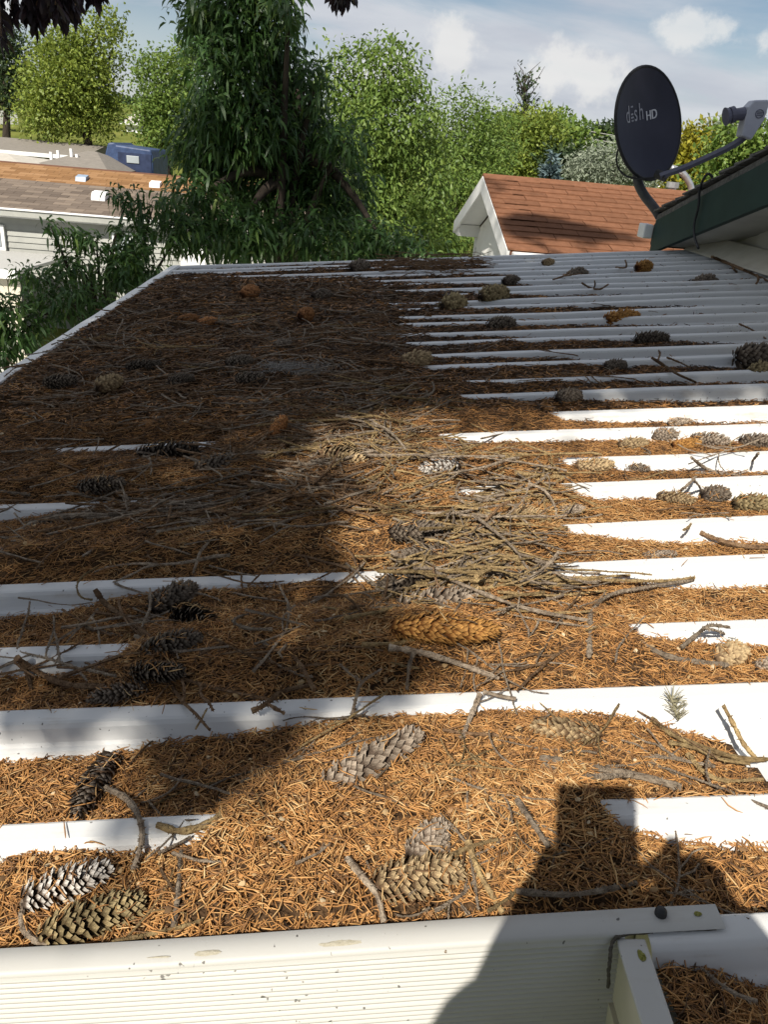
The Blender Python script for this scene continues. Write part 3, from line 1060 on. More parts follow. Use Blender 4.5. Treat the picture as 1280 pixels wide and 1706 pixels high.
def place_cone(x0, y0, x1, y1, kind, label, ratio=.22, lift=.16, open_=.85, parts=False, tilt=0.0, group=None, n=None, idx=[0]):
    """a cone lying on the litter, its stalk end and its tip given as two picture points"""
    idx[0] += 1
    mx, my = (x0 + x1) / 2, (y0 + y1) / 2
    q = uv(mx, my)
    h = bed_z([q[0]], [q[1]])[0]
    h = max(h, Z_FLOOR)
    L0 = np.linalg.norm(uv(x1, y1) - uv(x0, y0))
    hc = h + L0 * ratio * lift
    a, b = uv(x0, y0, hc), uv(x1, y1, hc)
    c = (a + b) / 2
    d = b - a
    L = np.linalg.norm(d)
    yaw = atan2(d[1], d[0])
    rot = Matrix.Rotation(yaw, 4, 'Z') @ Matrix.Rotation(-tilt, 4, 'Y') @ Matrix.Rotation(random.uniform(0, 6.28), 4, 'X')
    W = ROOF4 @ Matrix.Translation((c[0], c[1], hc)) @ rot
    if y0 > 700:
        CONE_TOPS.append((c[0], c[1], hc, L, L * ratio, yaw))
    n = n or (380 if kind == 'gold' else 230)
    if parts:
        core = core_mesh(L, L * ratio)
        o = link("spruce_cone", core, None, M_core, label, "pine cone", group)
        o.matrix_world = W
        for M in cone_scales(L, L * ratio, n, open_, idx[0] * 7 + 3, kind == 'orange'):
            s = bpy.data.objects.new("cone_scale", SCALE_ME[kind])
            COL.objects.link(s)
            s.parent = o
            s.matrix_local = Matrix(M.tolist())
    else:
        me = cone_mesh(kind, idx[0] % 3, ratio, open_, n)
        o = link("spruce_cone", me, None, None, label, "pine cone", group)
        o.matrix_world = W @ Matrix.Scale(L, 4)
    return o


CONES = [
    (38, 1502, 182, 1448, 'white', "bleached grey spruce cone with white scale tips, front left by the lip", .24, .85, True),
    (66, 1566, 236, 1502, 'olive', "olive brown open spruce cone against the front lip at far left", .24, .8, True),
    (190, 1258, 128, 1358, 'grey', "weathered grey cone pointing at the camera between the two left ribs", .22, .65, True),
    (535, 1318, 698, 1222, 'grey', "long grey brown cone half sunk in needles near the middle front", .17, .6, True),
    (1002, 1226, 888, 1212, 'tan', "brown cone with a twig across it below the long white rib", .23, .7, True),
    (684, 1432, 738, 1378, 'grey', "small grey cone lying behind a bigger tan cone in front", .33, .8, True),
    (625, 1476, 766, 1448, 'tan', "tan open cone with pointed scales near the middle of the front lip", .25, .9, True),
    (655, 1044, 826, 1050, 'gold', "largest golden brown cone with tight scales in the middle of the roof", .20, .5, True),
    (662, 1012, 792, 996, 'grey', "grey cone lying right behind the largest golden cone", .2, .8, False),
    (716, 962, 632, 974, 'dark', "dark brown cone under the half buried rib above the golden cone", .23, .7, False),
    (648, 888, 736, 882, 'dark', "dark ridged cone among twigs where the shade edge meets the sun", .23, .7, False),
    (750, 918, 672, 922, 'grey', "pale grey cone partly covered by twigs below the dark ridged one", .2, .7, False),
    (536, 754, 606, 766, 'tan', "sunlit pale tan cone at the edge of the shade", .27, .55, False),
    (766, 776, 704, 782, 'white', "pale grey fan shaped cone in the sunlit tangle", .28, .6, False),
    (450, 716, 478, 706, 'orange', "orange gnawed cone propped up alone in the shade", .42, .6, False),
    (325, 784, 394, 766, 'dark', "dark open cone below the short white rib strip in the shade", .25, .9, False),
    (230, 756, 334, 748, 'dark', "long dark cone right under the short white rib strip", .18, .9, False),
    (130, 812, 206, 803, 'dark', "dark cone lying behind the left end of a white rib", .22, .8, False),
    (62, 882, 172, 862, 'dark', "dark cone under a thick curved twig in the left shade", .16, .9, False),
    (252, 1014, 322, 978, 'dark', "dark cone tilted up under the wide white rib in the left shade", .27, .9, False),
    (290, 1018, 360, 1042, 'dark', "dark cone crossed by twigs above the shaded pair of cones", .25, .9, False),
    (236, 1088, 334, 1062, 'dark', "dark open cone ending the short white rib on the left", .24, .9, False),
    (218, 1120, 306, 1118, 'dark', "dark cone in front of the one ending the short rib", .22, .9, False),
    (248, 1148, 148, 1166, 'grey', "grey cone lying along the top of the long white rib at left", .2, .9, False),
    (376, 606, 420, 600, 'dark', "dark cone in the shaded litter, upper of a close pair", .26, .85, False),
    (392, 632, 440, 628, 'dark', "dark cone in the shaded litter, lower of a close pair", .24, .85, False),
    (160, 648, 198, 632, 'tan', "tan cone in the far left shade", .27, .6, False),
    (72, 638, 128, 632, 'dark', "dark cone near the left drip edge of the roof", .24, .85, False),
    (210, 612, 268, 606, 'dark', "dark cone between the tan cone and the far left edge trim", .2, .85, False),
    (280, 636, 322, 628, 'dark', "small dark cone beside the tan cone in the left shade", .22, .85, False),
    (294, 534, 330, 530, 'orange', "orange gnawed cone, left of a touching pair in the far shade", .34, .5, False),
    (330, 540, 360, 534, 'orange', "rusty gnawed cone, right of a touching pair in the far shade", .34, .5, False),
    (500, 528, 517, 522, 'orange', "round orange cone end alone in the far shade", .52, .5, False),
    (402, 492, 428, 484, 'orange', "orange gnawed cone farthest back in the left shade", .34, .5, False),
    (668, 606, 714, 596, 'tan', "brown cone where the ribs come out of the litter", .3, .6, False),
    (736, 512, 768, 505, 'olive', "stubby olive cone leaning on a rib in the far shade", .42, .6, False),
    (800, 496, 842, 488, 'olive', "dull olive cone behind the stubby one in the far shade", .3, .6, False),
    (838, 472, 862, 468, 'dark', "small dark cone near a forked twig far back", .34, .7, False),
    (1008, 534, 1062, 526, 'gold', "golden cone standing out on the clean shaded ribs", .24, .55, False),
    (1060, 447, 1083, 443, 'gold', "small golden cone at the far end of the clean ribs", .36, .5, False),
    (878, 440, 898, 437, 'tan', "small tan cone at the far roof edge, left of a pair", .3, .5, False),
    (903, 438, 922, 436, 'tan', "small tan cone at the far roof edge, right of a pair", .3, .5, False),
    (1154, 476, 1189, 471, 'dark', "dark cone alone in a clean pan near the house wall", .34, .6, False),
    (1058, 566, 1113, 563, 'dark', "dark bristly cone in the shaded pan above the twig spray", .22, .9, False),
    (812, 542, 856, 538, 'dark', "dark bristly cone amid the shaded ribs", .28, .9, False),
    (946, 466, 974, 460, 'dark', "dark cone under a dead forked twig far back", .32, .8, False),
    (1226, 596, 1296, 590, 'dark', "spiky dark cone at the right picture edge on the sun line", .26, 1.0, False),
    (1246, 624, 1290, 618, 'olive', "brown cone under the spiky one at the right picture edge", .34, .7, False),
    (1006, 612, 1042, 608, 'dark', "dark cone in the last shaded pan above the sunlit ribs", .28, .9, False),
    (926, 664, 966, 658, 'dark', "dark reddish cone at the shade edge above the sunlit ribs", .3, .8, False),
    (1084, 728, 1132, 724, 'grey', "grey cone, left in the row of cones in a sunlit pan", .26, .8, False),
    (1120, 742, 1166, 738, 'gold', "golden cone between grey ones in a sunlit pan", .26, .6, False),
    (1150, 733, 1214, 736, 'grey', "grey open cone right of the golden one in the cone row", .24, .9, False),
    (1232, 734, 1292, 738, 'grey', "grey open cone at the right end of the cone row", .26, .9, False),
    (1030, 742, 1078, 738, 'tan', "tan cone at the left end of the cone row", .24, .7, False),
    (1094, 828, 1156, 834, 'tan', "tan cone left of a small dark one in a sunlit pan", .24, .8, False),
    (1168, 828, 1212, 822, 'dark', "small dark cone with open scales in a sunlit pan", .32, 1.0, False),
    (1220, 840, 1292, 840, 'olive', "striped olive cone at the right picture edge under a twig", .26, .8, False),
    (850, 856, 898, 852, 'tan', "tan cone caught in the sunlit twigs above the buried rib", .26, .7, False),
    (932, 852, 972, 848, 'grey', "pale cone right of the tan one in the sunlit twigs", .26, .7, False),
    (958, 778, 1020, 774, 'tan', "tan cone half hidden at the left end of a sunlit rib", .24, .7, False),
    (1036, 778, 1082, 782, 'grey', "grey cone beneath the row of cones in a sunlit pan", .22, .7, False),
    (1188, 1102, 1236, 1084, 'tan', "tan cone pointing at the camera beside a thick twig", .38, .6, False),
    (1256, 1112, 1300, 1104, 'grey', "grey cone cut by the right picture edge above the long rib", .28, .8, False),
    (1070, 927, 1126, 922, 'grey', "grey cone in front of the wide sunlit rib", .18, .6, False),
    (1112, 706, 1152, 702, 'grey', "small grey cone under the topmost sunlit rib", .2, .6, False),
    (1072, 928 - 230, 1072 + 34, 928 - 232, 'tan', "small tan cone squeezed between two sunlit ribs", .2, .6, False),
    (584, 447, 612, 442, 'dark', "dark cone on the far roof edge near the corner", .3, .7, False),
    (520, 494, 548, 490, 'dark', "rounded dark cone in the far left litter", .36, .5, False),
    (455, 578, 482, 572, 'grey', "dull grey cone in the middle of the shaded litter", .32, .6, False),
]
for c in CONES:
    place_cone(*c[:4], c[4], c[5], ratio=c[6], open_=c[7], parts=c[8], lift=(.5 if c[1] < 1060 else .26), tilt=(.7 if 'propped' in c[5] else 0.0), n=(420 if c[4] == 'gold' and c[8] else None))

# needles caught on the cones
_P, _Y, _T = [], [], []
for (cu_, cv_, ch_, cl_, cr_, cy_) in CONE_TOPS:
    for _ in range(16):
        t_ = random.uniform(-.45, .45) * cl_; w_ = random.gauss(0, .45) * cr_
        hgt = sqrt(max(.05, 1 - (w_ / cr_) ** 2)) * cr_ * sqrt(max(.1, 1 - (2 * t_ / cl_) ** 2)) * .92
        _P.append((cu_ + cos(cy_) * t_ - sin(cy_) * w_, cv_ + sin(cy_) * t_ + cos(cy_) * w_, ch_ + hgt))
        _Y.append(random.uniform(0, 6.28)); _T.append(random.gauss(0, .3))
n = len(_P)
V, Fc, per = needle_geo(np.array(_P), RNG.uniform(.014, .024, n), RNG.uniform(.0005, .0009, n), np.array(_Y), np.array(_T), RNG.normal(0, .3, n), 0)
o = link("fallen_needles", fast_mesh("fallen_needles", V, Fc, {"rnd": np.repeat(RNG.random(n), per)}, smooth=True), None, M_needle, "stray needles caught on top of the cones", "needles", kind="stuff")
o.matrix_world = ROOF4

# ------------------------------------------------------------------ twigs
def twig_polyline(L, bend, rs, n=9):
    ang = rs.normal(0, .15)
    k = rs.normal(0, bend) / n
    p = np.array([0.0, 0, 0])
    pts = [p.copy()]
    for i in range(n):
        ang += k + rs.normal(0, .09)
        p = p + np.array([cos(ang), sin(ang), rs.normal(0, .06)]) * L / n
        pts.append(p.copy())
    pts = np.array(pts)
    pts -= pts.mean(0)
    pts[:, 2] *= .8
    return pts


def add_stem(mb, pts, r0, r1, rs, pegs=1.0, sides=6):
    n = len(pts)
    R = [(r0 + (r1 - r0) * i / (n - 1)) * rs.uniform(.75, 1.3) for i in range(n)]
    mb.tube(pts, R, sides)
    # needle pegs: little spurs along the stem
    seglen = sum(np.linalg.norm(pts[i + 1] - pts[i]) for i in range(n - 1))
    for _ in range(int(pegs * seglen / .0032)):
        i = rs.integers(0, n - 1); t = rs.random()
        c = pts[i] * (1 - t) + pts[i + 1] * t
        d = pts[i + 1] - pts[i]; d = d / np.linalg.norm(d)
        a = np.cross(d, rs.normal(0, 1, 3)); a /= np.linalg.norm(a) + 1e-9
        r = (r0 + (r1 - r0) * (i + t) / (n - 1))
        b = np.cross(d, a)
        h = r * 1.0 + .0021 * rs.uniform(.6, 1.3)
        w = .0013
        tip = c + a * h + d * .0012
        mb.add([c + a * r * .6 - d * w, c + a * r * .6 + d * w * .6 + b * w, c + a * r * .6 + d * w * .6 - b * w, tip], [(0, 1, 3), (1, 2, 3), (2, 0, 3)])


def twig_variant(k):
    rs = np.random.default_rng(100 + k)
    shape = ('straight', 'curved', 'forked', 'stubby', 'branched')[k % 5]
    L = {'straight': rs.uniform(.14, .26), 'curved': rs.uniform(.14, .24), 'forked': rs.uniform(.16, .26), 'stubby': rs.uniform(.05, .09), 'branched': rs.uniform(.2, .32)}[shape]
    bend = {'straight': .25, 'curved': 1.5, 'forked': .5, 'stubby': .4, 'branched': .6}[shape]
    r0 = rs.uniform(.0021, .0036)
    mb = MB()
    main = twig_polyline(L, bend, rs, 10)
    add_stem(mb, main, r0, r0 * .6, rs)
    nb = {'straight': 0, 'curved': rs.integers(0, 2), 'forked': 1, 'stubby': 0, 'branched': 4}[shape]
    for b in range(nb):
        i = int(rs.integers(3, 8)) if shape != 'forked' else 5
        d = main[i + 1] - main[i]
        a0 = atan2(d[1], d[0]) + rs.choice([-1, 1]) * rs.uniform(.5, 1.0)
        bl = L * rs.uniform(.2, .45)
        p = main[i].copy(); pts = [p.copy()]
        for s in range(6):
            a0 += rs.normal(0, .12)
            p = p + np.array([cos(a0), sin(a0), rs.normal(.03, .12)]) * bl / 6
            pts.append(p.copy())
        add_stem(mb, np.array(pts), r0 * .75, r0 * .5, rs)
    return shape, mb, L


VARIANTS = []
for k in range(20):
    shape, mb, L = twig_variant(k)
    mes = {}
    for nm, mt in (("grey", M_twig_grey), ("yellowish", M_twig_yellow), ("brown", M_twig_brown)):
        me = poly_mesh("twig", mb.V, mb.F)
        me.materials.append(mt)
        mes[nm] = me
    VARIANTS.append((shape, mes, L, mb))

TREGIONS = [   # picture box, how many, phrase, group, colour weights (grey, yellowish, brown), size
    ((430, 690, 760, 800), 24, "in the sunlit tangle at the edge of the shade", "twigs at the shade edge", (.35, .45, .2), 1.0, .35),
    ((640, 760, 1000, 900), 34, "in the sunlit tangle beyond the largest cone", "twigs of the sunlit tangle", (.4, .5, .1), 1.0, .35),
    ((700, 890, 1010, 1010), 26, "in the sunlit heap right of the largest cone", "twigs of the sunlit heap", (.35, .6, .05), .95, .3),
    ((560, 650, 950, 720), 14, "where the sunlit tangle meets the tree shade", "twigs along the far shade line", (.4, .4, .2), 1.0, .3),
    ((0, 800, 560, 950), 28, "in the left shade between two white ribs", "twigs in the left shade", (.5, .1, .4), 1.0, .35),
    ((0, 970, 640, 1150), 20, "in the left shade around the dark cones", "twigs around the dark cones", (.5, .15, .35), .95, .4),
    ((60, 560, 660, 740), 24, "in the deep shade of the far left litter", "twigs in the far left litter", (.45, .15, .4), 1.05, .35),
    ((200, 460, 680, 570), 12, "on the litter near the far roof corner", "twigs near the far corner", (.4, .1, .5), 1.05, .4),
    ((690, 440, 1250, 640), 14, "across the shaded ribs below the house eave", "twigs on the shaded ribs", (.6, .05, .35), .75, .4),
    ((1000, 690, 1280, 900), 12, "in a sunlit pan among the cones", "twigs in the sunlit pans", (.5, .35, .15), .7, .3),
    ((620, 1010, 1260, 1130), 26, "on the needles above the long white rib", "twigs above the long rib", (.5, .4, .1), .7, .5),
    ((180, 1190, 1280, 1300), 28, "on the needles just below the long white rib", "twigs below the long rib", (.5, .4, .1), .55, .7),
    ((220, 1320, 880, 1520), 26, "on the sunlit needles behind the front lip", "twigs behind the front lip", (.55, .35, .1), .42, 1.2),
    ((880, 1420, 1180, 1500), 4, "in the shadow of the photographer", "twigs in the photographer's shadow", (.6, .2, .2), .5, .5),
]


def lay_twig(q, yaw, scale, me, L, label, group, lift=.004):
    ends = []
    for s in (-.38, 0, .38):
        e = (q[0] + cos(yaw) * L * scale * s, q[1] + sin(yaw) * L * scale * s)
        z = bed_z([e[0]], [e[1]])[0]
        j = int(np.clip(np.searchsorted(RIBV, e[1], side='right'), 1, 28))
        if RIBV[j] - e[1] < .05:
            z = max(z, 0.0)
        ends.append(max(z, Z_FLOOR + .004))
    pitch = max(-.22, min(.22, atan2(ends[2] - ends[0], .76 * L * scale)))
    zc = max(ends[1], (ends[0] + ends[2]) / 2) + lift
    o = link("twig", me, None, None, label, "twig", group)
    o.matrix_world = ROOF4 @ Matrix.Translation((q[0], q[1], zc)) @ Matrix.Rotation(yaw, 4, 'Z') @ Matrix.Rotation(-pitch, 4, 'Y') @ Matrix.Rotation(random.uniform(-.5, .5), 4, 'X') @ Matrix.Scale(scale, 4)
    return o


for box, cnt, phrase, group, wts, size, spread in TREGIONS:
    for k in range(cnt):
        for _ in range(30):
            x, y = random.uniform(box[0], box[2]), random.uniform(box[1], box[3])
            q = uv(x, y)
            z = bed_z([q[0]], [q[1]])[0]
            if U_L + .05 < q[0] and z > Z_FLOOR + .012 and (y > 1185 or litter_cover(*q) > .93 or random.random() < .12):
                break
        vi = random.randrange(20)
        shape, mes, L, mb = VARIANTS[vi]
        colr = random.choices(("grey", "yellowish", "brown"), wts)[0]
        sc = size * random.uniform(.7, 1.1)
        length = L * sc
        word = "short" if length < .09 else "long" if length > .22 else "dry"
        shp = "" if (shape == 'stubby' and word == "short") else shape + " "
        yaw = random.gauss(0, spread * 1.2) + (pi if random.random() < .5 else 0)
        lay_twig(q, yaw, sc, mes[colr], L, f"{word} {shp}{colr} twig {phrase}", group, lift=random.uniform(.002, .016) if y < 1010 else .004)

# everything thinner or farther: joined
def loose_twigs(name, label, n, boxes, mat, smin, smax, seed, turn=.65, heap=0.0):
    rs = random.Random(seed)
    Vs, Fs, off = [], [], 0
    simple = []
    for k in range(10):
        r = np.random.default_rng(400 + k)
        L = r.uniform(.12, .26)
        mb = MB(); add_stem(mb, twig_polyline(L, r.uniform(.3, 2.2), r, 7), .0024, .0016, r, pegs=.35, sides=4)
        if k % 2:
            m2 = twig_polyline(L * .4, .4, r, 4) @ np.array([[.6, .8, 0], [-.8, .6, 0], [0, 0, 1]]).T
            add_stem(mb, m2, .0014, .001, r, pegs=.3, sides=4)
        simple.append(mb)
    for k in range(n):
        b = rs.choices(boxes, [q[4] for q in boxes])[0]
        q = uv(rs.uniform(b[0], b[2]), rs.uniform(b[1], b[3]))
        if q[0] < U_L + .06:
            continue
        z = bed_z([q[0]], [q[1]])[0]
        if not heap and (z < Z_FLOOR + .02 or (litter_cover(*q) < 1.0 and rs.random() > .10)):
            continue
        mb = simple[k % 10]
        sc = rs.uniform(smin, smax)
        M = Matrix.Translation((q[0], q[1], max(z, -.01) + rs.uniform(.001, .012 + heap))) @ Matrix.Rotation(rs.gauss(0, turn), 4, 'Z') @ Matrix.Rotation(rs.gauss(0, .06), 4, 'Y') @ Matrix.Rotation(rs.uniform(-.6, .6), 4, 'X') @ Matrix.Scale(sc, 4)
        A = np.array(M)
        V = np.c_[np.array(mb.V), np.ones(len(mb.V))] @ A.T
        Vs.append(V[:, :3])
        Fs += [tuple(i + off for i in f) for f in mb.F]
        off += len(mb.V)
    me = poly_mesh(name, np.concatenate(Vs), Fs)
    o = link(name, me, None, mat, label, "twigs", kind="stuff")
    o.matrix_world = ROOF4


loose_twigs("loose_twigs", "thin grey twigs matted together over the shaded left litter", 1100, [(0, 780, 620, 960, 2), (0, 960, 620, 1140, 1.2), (60, 560, 680, 780, 2.2), (180, 460, 700, 580, 1.6)], M_twig_brown, .6, 1.15, 3)
loose_twigs("loose_twigs", "thin weathered twigs strewn over the brown mat of the shaded left litter", 800, [(0, 780, 600, 960, 2), (0, 980, 600, 1140, 1.0), (60, 560, 680, 780, 2.4), (180, 460, 700, 580, 1.8)], M_twig_grey, .55, 1.1, 8, .8)
loose_twigs("loose_twigs", "thin yellowish twigs matted together in the sunlit tangle", 330, [(520, 690, 900, 780, 1.4), (620, 760, 1000, 1000, 3), (600, 900, 820, 1010, 1)], M_twig_yellow, .4, .9, 4, .85)
loose_twigs("loose_twigs", "thin grey twigs matted together in the sunlit tangle", 330, [(500, 680, 900, 780, 2), (600, 760, 980, 1000, 3), (560, 900, 800, 1010, 1)], M_twig_grey, .4, .9, 6, .85)
loose_twigs("loose_twigs", "thin grey twigs scattered in the far shaded pans", 230, [(640, 430, 860, 560, 2), (680, 540, 1200, 660, 1)], M_twig_grey, .35, .8, 5)

loose_twigs("loose_twigs", "dark heap of dead twigs on the far edge of the roof", 150, [(640, 436, 812, 458, 1)], M_twig_brown, .5, 1.1, 9, .8, .05)


def path_twig(label, pts, r0, r1, mat, lifts=None, side=(), seed=0, group=None):
    """one particular twig, its course given along the roof"""
    rs = np.random.default_rng(seed + 900)
    P = []
    for k, (x, y) in enumerate(pts):
        q = uv(x, y)
        z = max(surf_z(q[0], q[1]), -.03) + r0 + (lifts[k] if lifts else .002)
        q = uv(x, y, z)
        P.append((q[0], q[1], z))
    root = empty("twig", (0, 0, 0), label, "twig", group)
    root.matrix_world = ROOF4
    mb = MB(); add_stem(mb, np.array(bez(P, 5)), r0, r1, rs, pegs=1.3, sides=7)
    mb.build("stem", mat, root)
    for sp, lf in side:
        Q = []
        for k, (x, y) in enumerate(sp):
            q = uv(x, y)
            z = max(surf_z(q[0], q[1]), -.03) + r0 + lf[k]
            q = uv(x, y, z)
            Q.append((q[0], q[1], z))
        mb = MB(); add_stem(mb, np.array(bez(Q, 4)), r1, r1 * .7, rs, pegs=1.2, sides=6)
        mb.build("side_shoot", mat, root)
    return root


path_twig("thick grey twig slanting above the long white rib", [(1028, 1046), (1060, 1066), (1110, 1092), (1160, 1102), (1214, 1108)], .0042, .0032, M_twig_grey, seed=1)
path_twig("hooked twig rising out of the sunlit heap and bending right", [(982, 1094), (984, 1050), (988, 1016), (1020, 990), (1080, 978), (1156, 966)], .0032, .0024, M_twig_grey, [.002, .006, .01, .012, .01, .008], seed=2)
path_twig("long pale knobbly twig on the needles below the long rib", [(900, 1262), (945, 1270), (1010, 1282), (1080, 1296), (1135, 1312)], .0036, .0042, M_twig_grey, seed=3, side=(([(905, 1278), (960, 1294), (1055, 1290)], [.003, .003, .003]),))
path_twig("stout short twig left of the photographer's shadow", [(862, 1332), (886, 1368), (914, 1410)], .0034, .0028, M_twig_grey, [.003, .003, .002], seed=4)
path_twig("thin twig running up from the tan front cone", [(780, 1402), (800, 1456), (838, 1520)], .0030, .0022, M_twig_yellow, seed=5, side=(([(742, 1428), (790, 1408), (830, 1398)], [.004, .004, .003]),))
path_twig("broken twig with a pale snapped end among the left cones", [(28, 1096), (60, 1118), (110, 1140), (176, 1144)], .0040, .0036, M_twig_brown, [.012, .006, .003, .004], seed=6, side=(([(38, 1104), (48, 1130), (52, 1148)], [.008, .004, .002]),))
path_twig("knobbly twig hanging over the left rib from the grey cone", [(176, 1312), (210, 1330), (232, 1362), (236, 1400), (222, 1448)], .0034, .0030, M_twig_grey, [.004, .006, .006, .004, .002], seed=7)
path_twig("scaly twig lying on the left end of the short front rib", [(262, 1374), (300, 1384), (340, 1374), (372, 1356)], .0030, .0036, M_twig_yellow, [.004, .004, .004, .003], seed=8)
path_twig("upright budded twig leaning on the bright rib at right", [(1262, 1266), (1240, 1240), (1222, 1206), (1206, 1176)], .0026, .0024, M_twig_yellow, [.002, .012, .026, .040], seed=9)
path_twig("double yellow twig by the bright rib at right", [(1086, 1196), (1118, 1222), (1176, 1246), (1240, 1264), (1290, 1264)], .0030, .0026, M_twig_yellow, [.006, .006, .004, .004, .004], seed=10, side=(([(1114, 1236), (1160, 1246), (1200, 1264), (1250, 1272)], [.006, .005, .004, .003]), ([(1146, 1256), (1176, 1288), (1210, 1300), (1272, 1298)], [.006, .004, .003, .003])))
path_twig("dead forked twig arching over a sunlit rib", [(1136, 1078), (1160, 1058), (1178, 1044), (1192, 1042), (1216, 1045)], .0030, .0018, M_twig_grey, [.004, .016, .026, .026, .022], seed=11, side=(([(1176, 1046), (1192, 1050), (1208, 1056)], [.026, .02, .012]),))
path_twig("dark twig stretched across the pan at the right edge", [(1168, 888), (1200, 900), (1240, 910), (1290, 912)], .0042, .0034, M_twig_brown, [.010, .006, .004, .004], seed=12)
path_twig("thin forked twig standing over a sunlit rib", [(1128, 822), (1146, 808), (1160, 794)], .0026, .0020, M_twig_grey, [.004, .018, .034], seed=13, side=(([(1156, 800), (1164, 808), (1170, 820)], [.03, .016, .004]),))
path_twig("grey twig poking up over a sunlit rib near the right edge", [(1242, 780), (1254, 768), (1264, 755)], .0030, .0022, M_twig_grey, [.002, .016, .03], seed=14)
path_twig("slanting grey twig propped on a sunlit rib", [(1152, 762), (1176, 780), (1206, 790)], .0030, .0034, M_twig_grey, [.022, .008, .003], seed=15)
path_twig("branched dark twig spray on the last shaded rib", [(1086, 596), (1108, 610), (1130, 624), (1160, 637)], .0040, .0030, M_twig_brown, [.03, .02, .01, .004], seed=16, side=(([(1096, 602), (1100, 590), (1098, 584)], [.03, .04, .05]), ([(1112, 596), (1128, 602), (1150, 612)], [.03, .03, .012]), ([(1110, 612), (1100, 620), (1094, 628)], [.02, .01, .004])))
path_twig("thin bare twig leaning over the shaded rib at right", [(1232, 540), (1250, 548), (1276, 564)], .0028, .0022, M_twig_brown, [.05, .03, .01], seed=17)
path_twig("long dead branch lying along the foot of the house wall", [(1186, 428), (1206, 436), (1234, 448), (1262, 460), (1300, 478)], .0075, .0055, M_twig_brown, [.03, .02, .02, .02, .03], seed=18, side=(([(1262, 458), (1264, 466), (1260, 474)], [.03, .02, .0]), ([(1220, 442), (1224, 450), (1230, 455)], [.02, .01, .0])))
path_twig("forked dead twig standing on the far clean ribs", [(1026, 446), (1042, 446), (1044, 440), (1042, 434)], .0045, .0030, M_twig_brown, [.01, .02, .045, .07], seed=19)
path_twig("bristly twig end on the far ribs beside the small dark cone", [(922, 466), (940, 460), (950, 453)], .0040, .0030, M_twig_brown, [.01, .03, .05], seed=20, side=(([(942, 460), (956, 458), (968, 456)], [.03, .035, .03]),))
path_twig("spidery dead twig on the far shaded ribs", [(970, 472), (984, 480), (1000, 482), (1014, 474)], .0045, .0030, M_twig_brown, [.05, .02, .02, .05], seed=21, side=(([(990, 480), (992, 474), (991, 468)], [.02, .04, .06]),))
path_twig("bundle of long yellow twigs reaching right over a sunlit rib", [(700, 958), (800, 968), (900, 966), (1000, 966), (1100, 968), (1158, 962)], .0030, .0020, M_twig_yellow, [.006, .012, .014, .014, .012, .012], seed=22, side=(([(780, 940), (860, 956), (960, 962), (1050, 958)], [.012, .014, .016, .012]), ([(830, 986), (920, 992), (1010, 984)], [.01, .012, .008])))
path_twig("arched twig crossing the sunlit heap from the dark ridged cone", [(652, 920), (690, 936), (740, 960), (810, 990), (880, 1014), (980, 1034)], .0034, .0024, M_twig_grey, [.012, .014, .014, .012, .008, .004], seed=23)
path_twig("dark twig leaning over the long rib into the needles", [(648, 1078), (700, 1086), (760, 1104), (832, 1130)], .0040, .0026, M_twig_grey, [.008, .008, .006, .002], seed=24, side=(([(690, 1086), (682, 1110), (678, 1148)], [.008, .006, .002]),))
path_twig("twig stub bridging the long white rib in its middle", [(800, 1156), (786, 1190), (770, 1230)], .0028, .0030, M_twig_grey, [.008, .006, .002], seed=25, side=(([(806, 1152), (836, 1160), (860, 1164)], [.008, .008, .008]),))
path_twig("forked twig across the shaded part of the long rib", [(420, 1184), (445, 1172), (470, 1152), (520, 1140)], .0036, .0026, M_twig_brown, [.012, .012, .008, .004], seed=26, side=(([(446, 1172), (462, 1182), (474, 1188)], [.012, .012, .008]),))
path_twig("bare twig fork standing against the long rib near the shade edge", [(586, 1196), (594, 1160), (604, 1136), (636, 1114)], .0024, .0016, M_twig_grey, [.002, .016, .024, .028], seed=27, side=(([(604, 1136), (586, 1124), (566, 1106)], [.024, .028, .028]),))
path_twig("thick curved twig draped over the dark cone in the left shade", [(24, 888), (70, 868), (130, 858), (200, 860)], .0052, .0040, M_twig_grey, [.02, .03, .03, .02], seed=28)
path_twig("grey twig dangling across the wide white rib at left", [(158, 982), (176, 1006), (210, 1030), (250, 1062)], .0042, .0030, M_twig_brown, [.016, .01, .008, .004], seed=29)
path_twig("yellow twig lying along the front lip at left", [(186, 1570), (240, 1558), (300, 1544), (338, 1532)], .0020, .0016, M_twig_yellow, [.004, .003, .003, .003], seed=30)
path_twig("straight twig pointing at the front lip beside the olive cone", [(302, 1418), (298, 1470), (290, 1545)], .0022, .0026, M_twig_grey, [.004, .003, .002], seed=31)
path_twig("curved twig around the left end of the front cones", [(40, 1500), (36, 1540), (58, 1566), (80, 1575)], .0024, .0024, M_twig_grey, [.003, .003, .003, .003], seed=32)
path_twig("dark stub twig near the middle of the front lip", [(578, 1428), (600, 1456), (628, 1490), (640, 1536)], .0030, .0026, M_twig_grey, [.003, .003, .003, .003], seed=33)
path_twig("curved twig inside the photographer's shadow", [(860, 1484), (940, 1490), (1010, 1482), (1060, 1470)], .0026, .0022, M_twig_grey, [.003, .003, .003, .003], seed=34)
path_twig("twig in the needle filled pan beside the side rail", [(1170, 1612), (1190, 1630), (1224, 1654), (1262, 1668)], .0012, .0016, M_twig_grey, [.004, .004, .004, .004], seed=35)

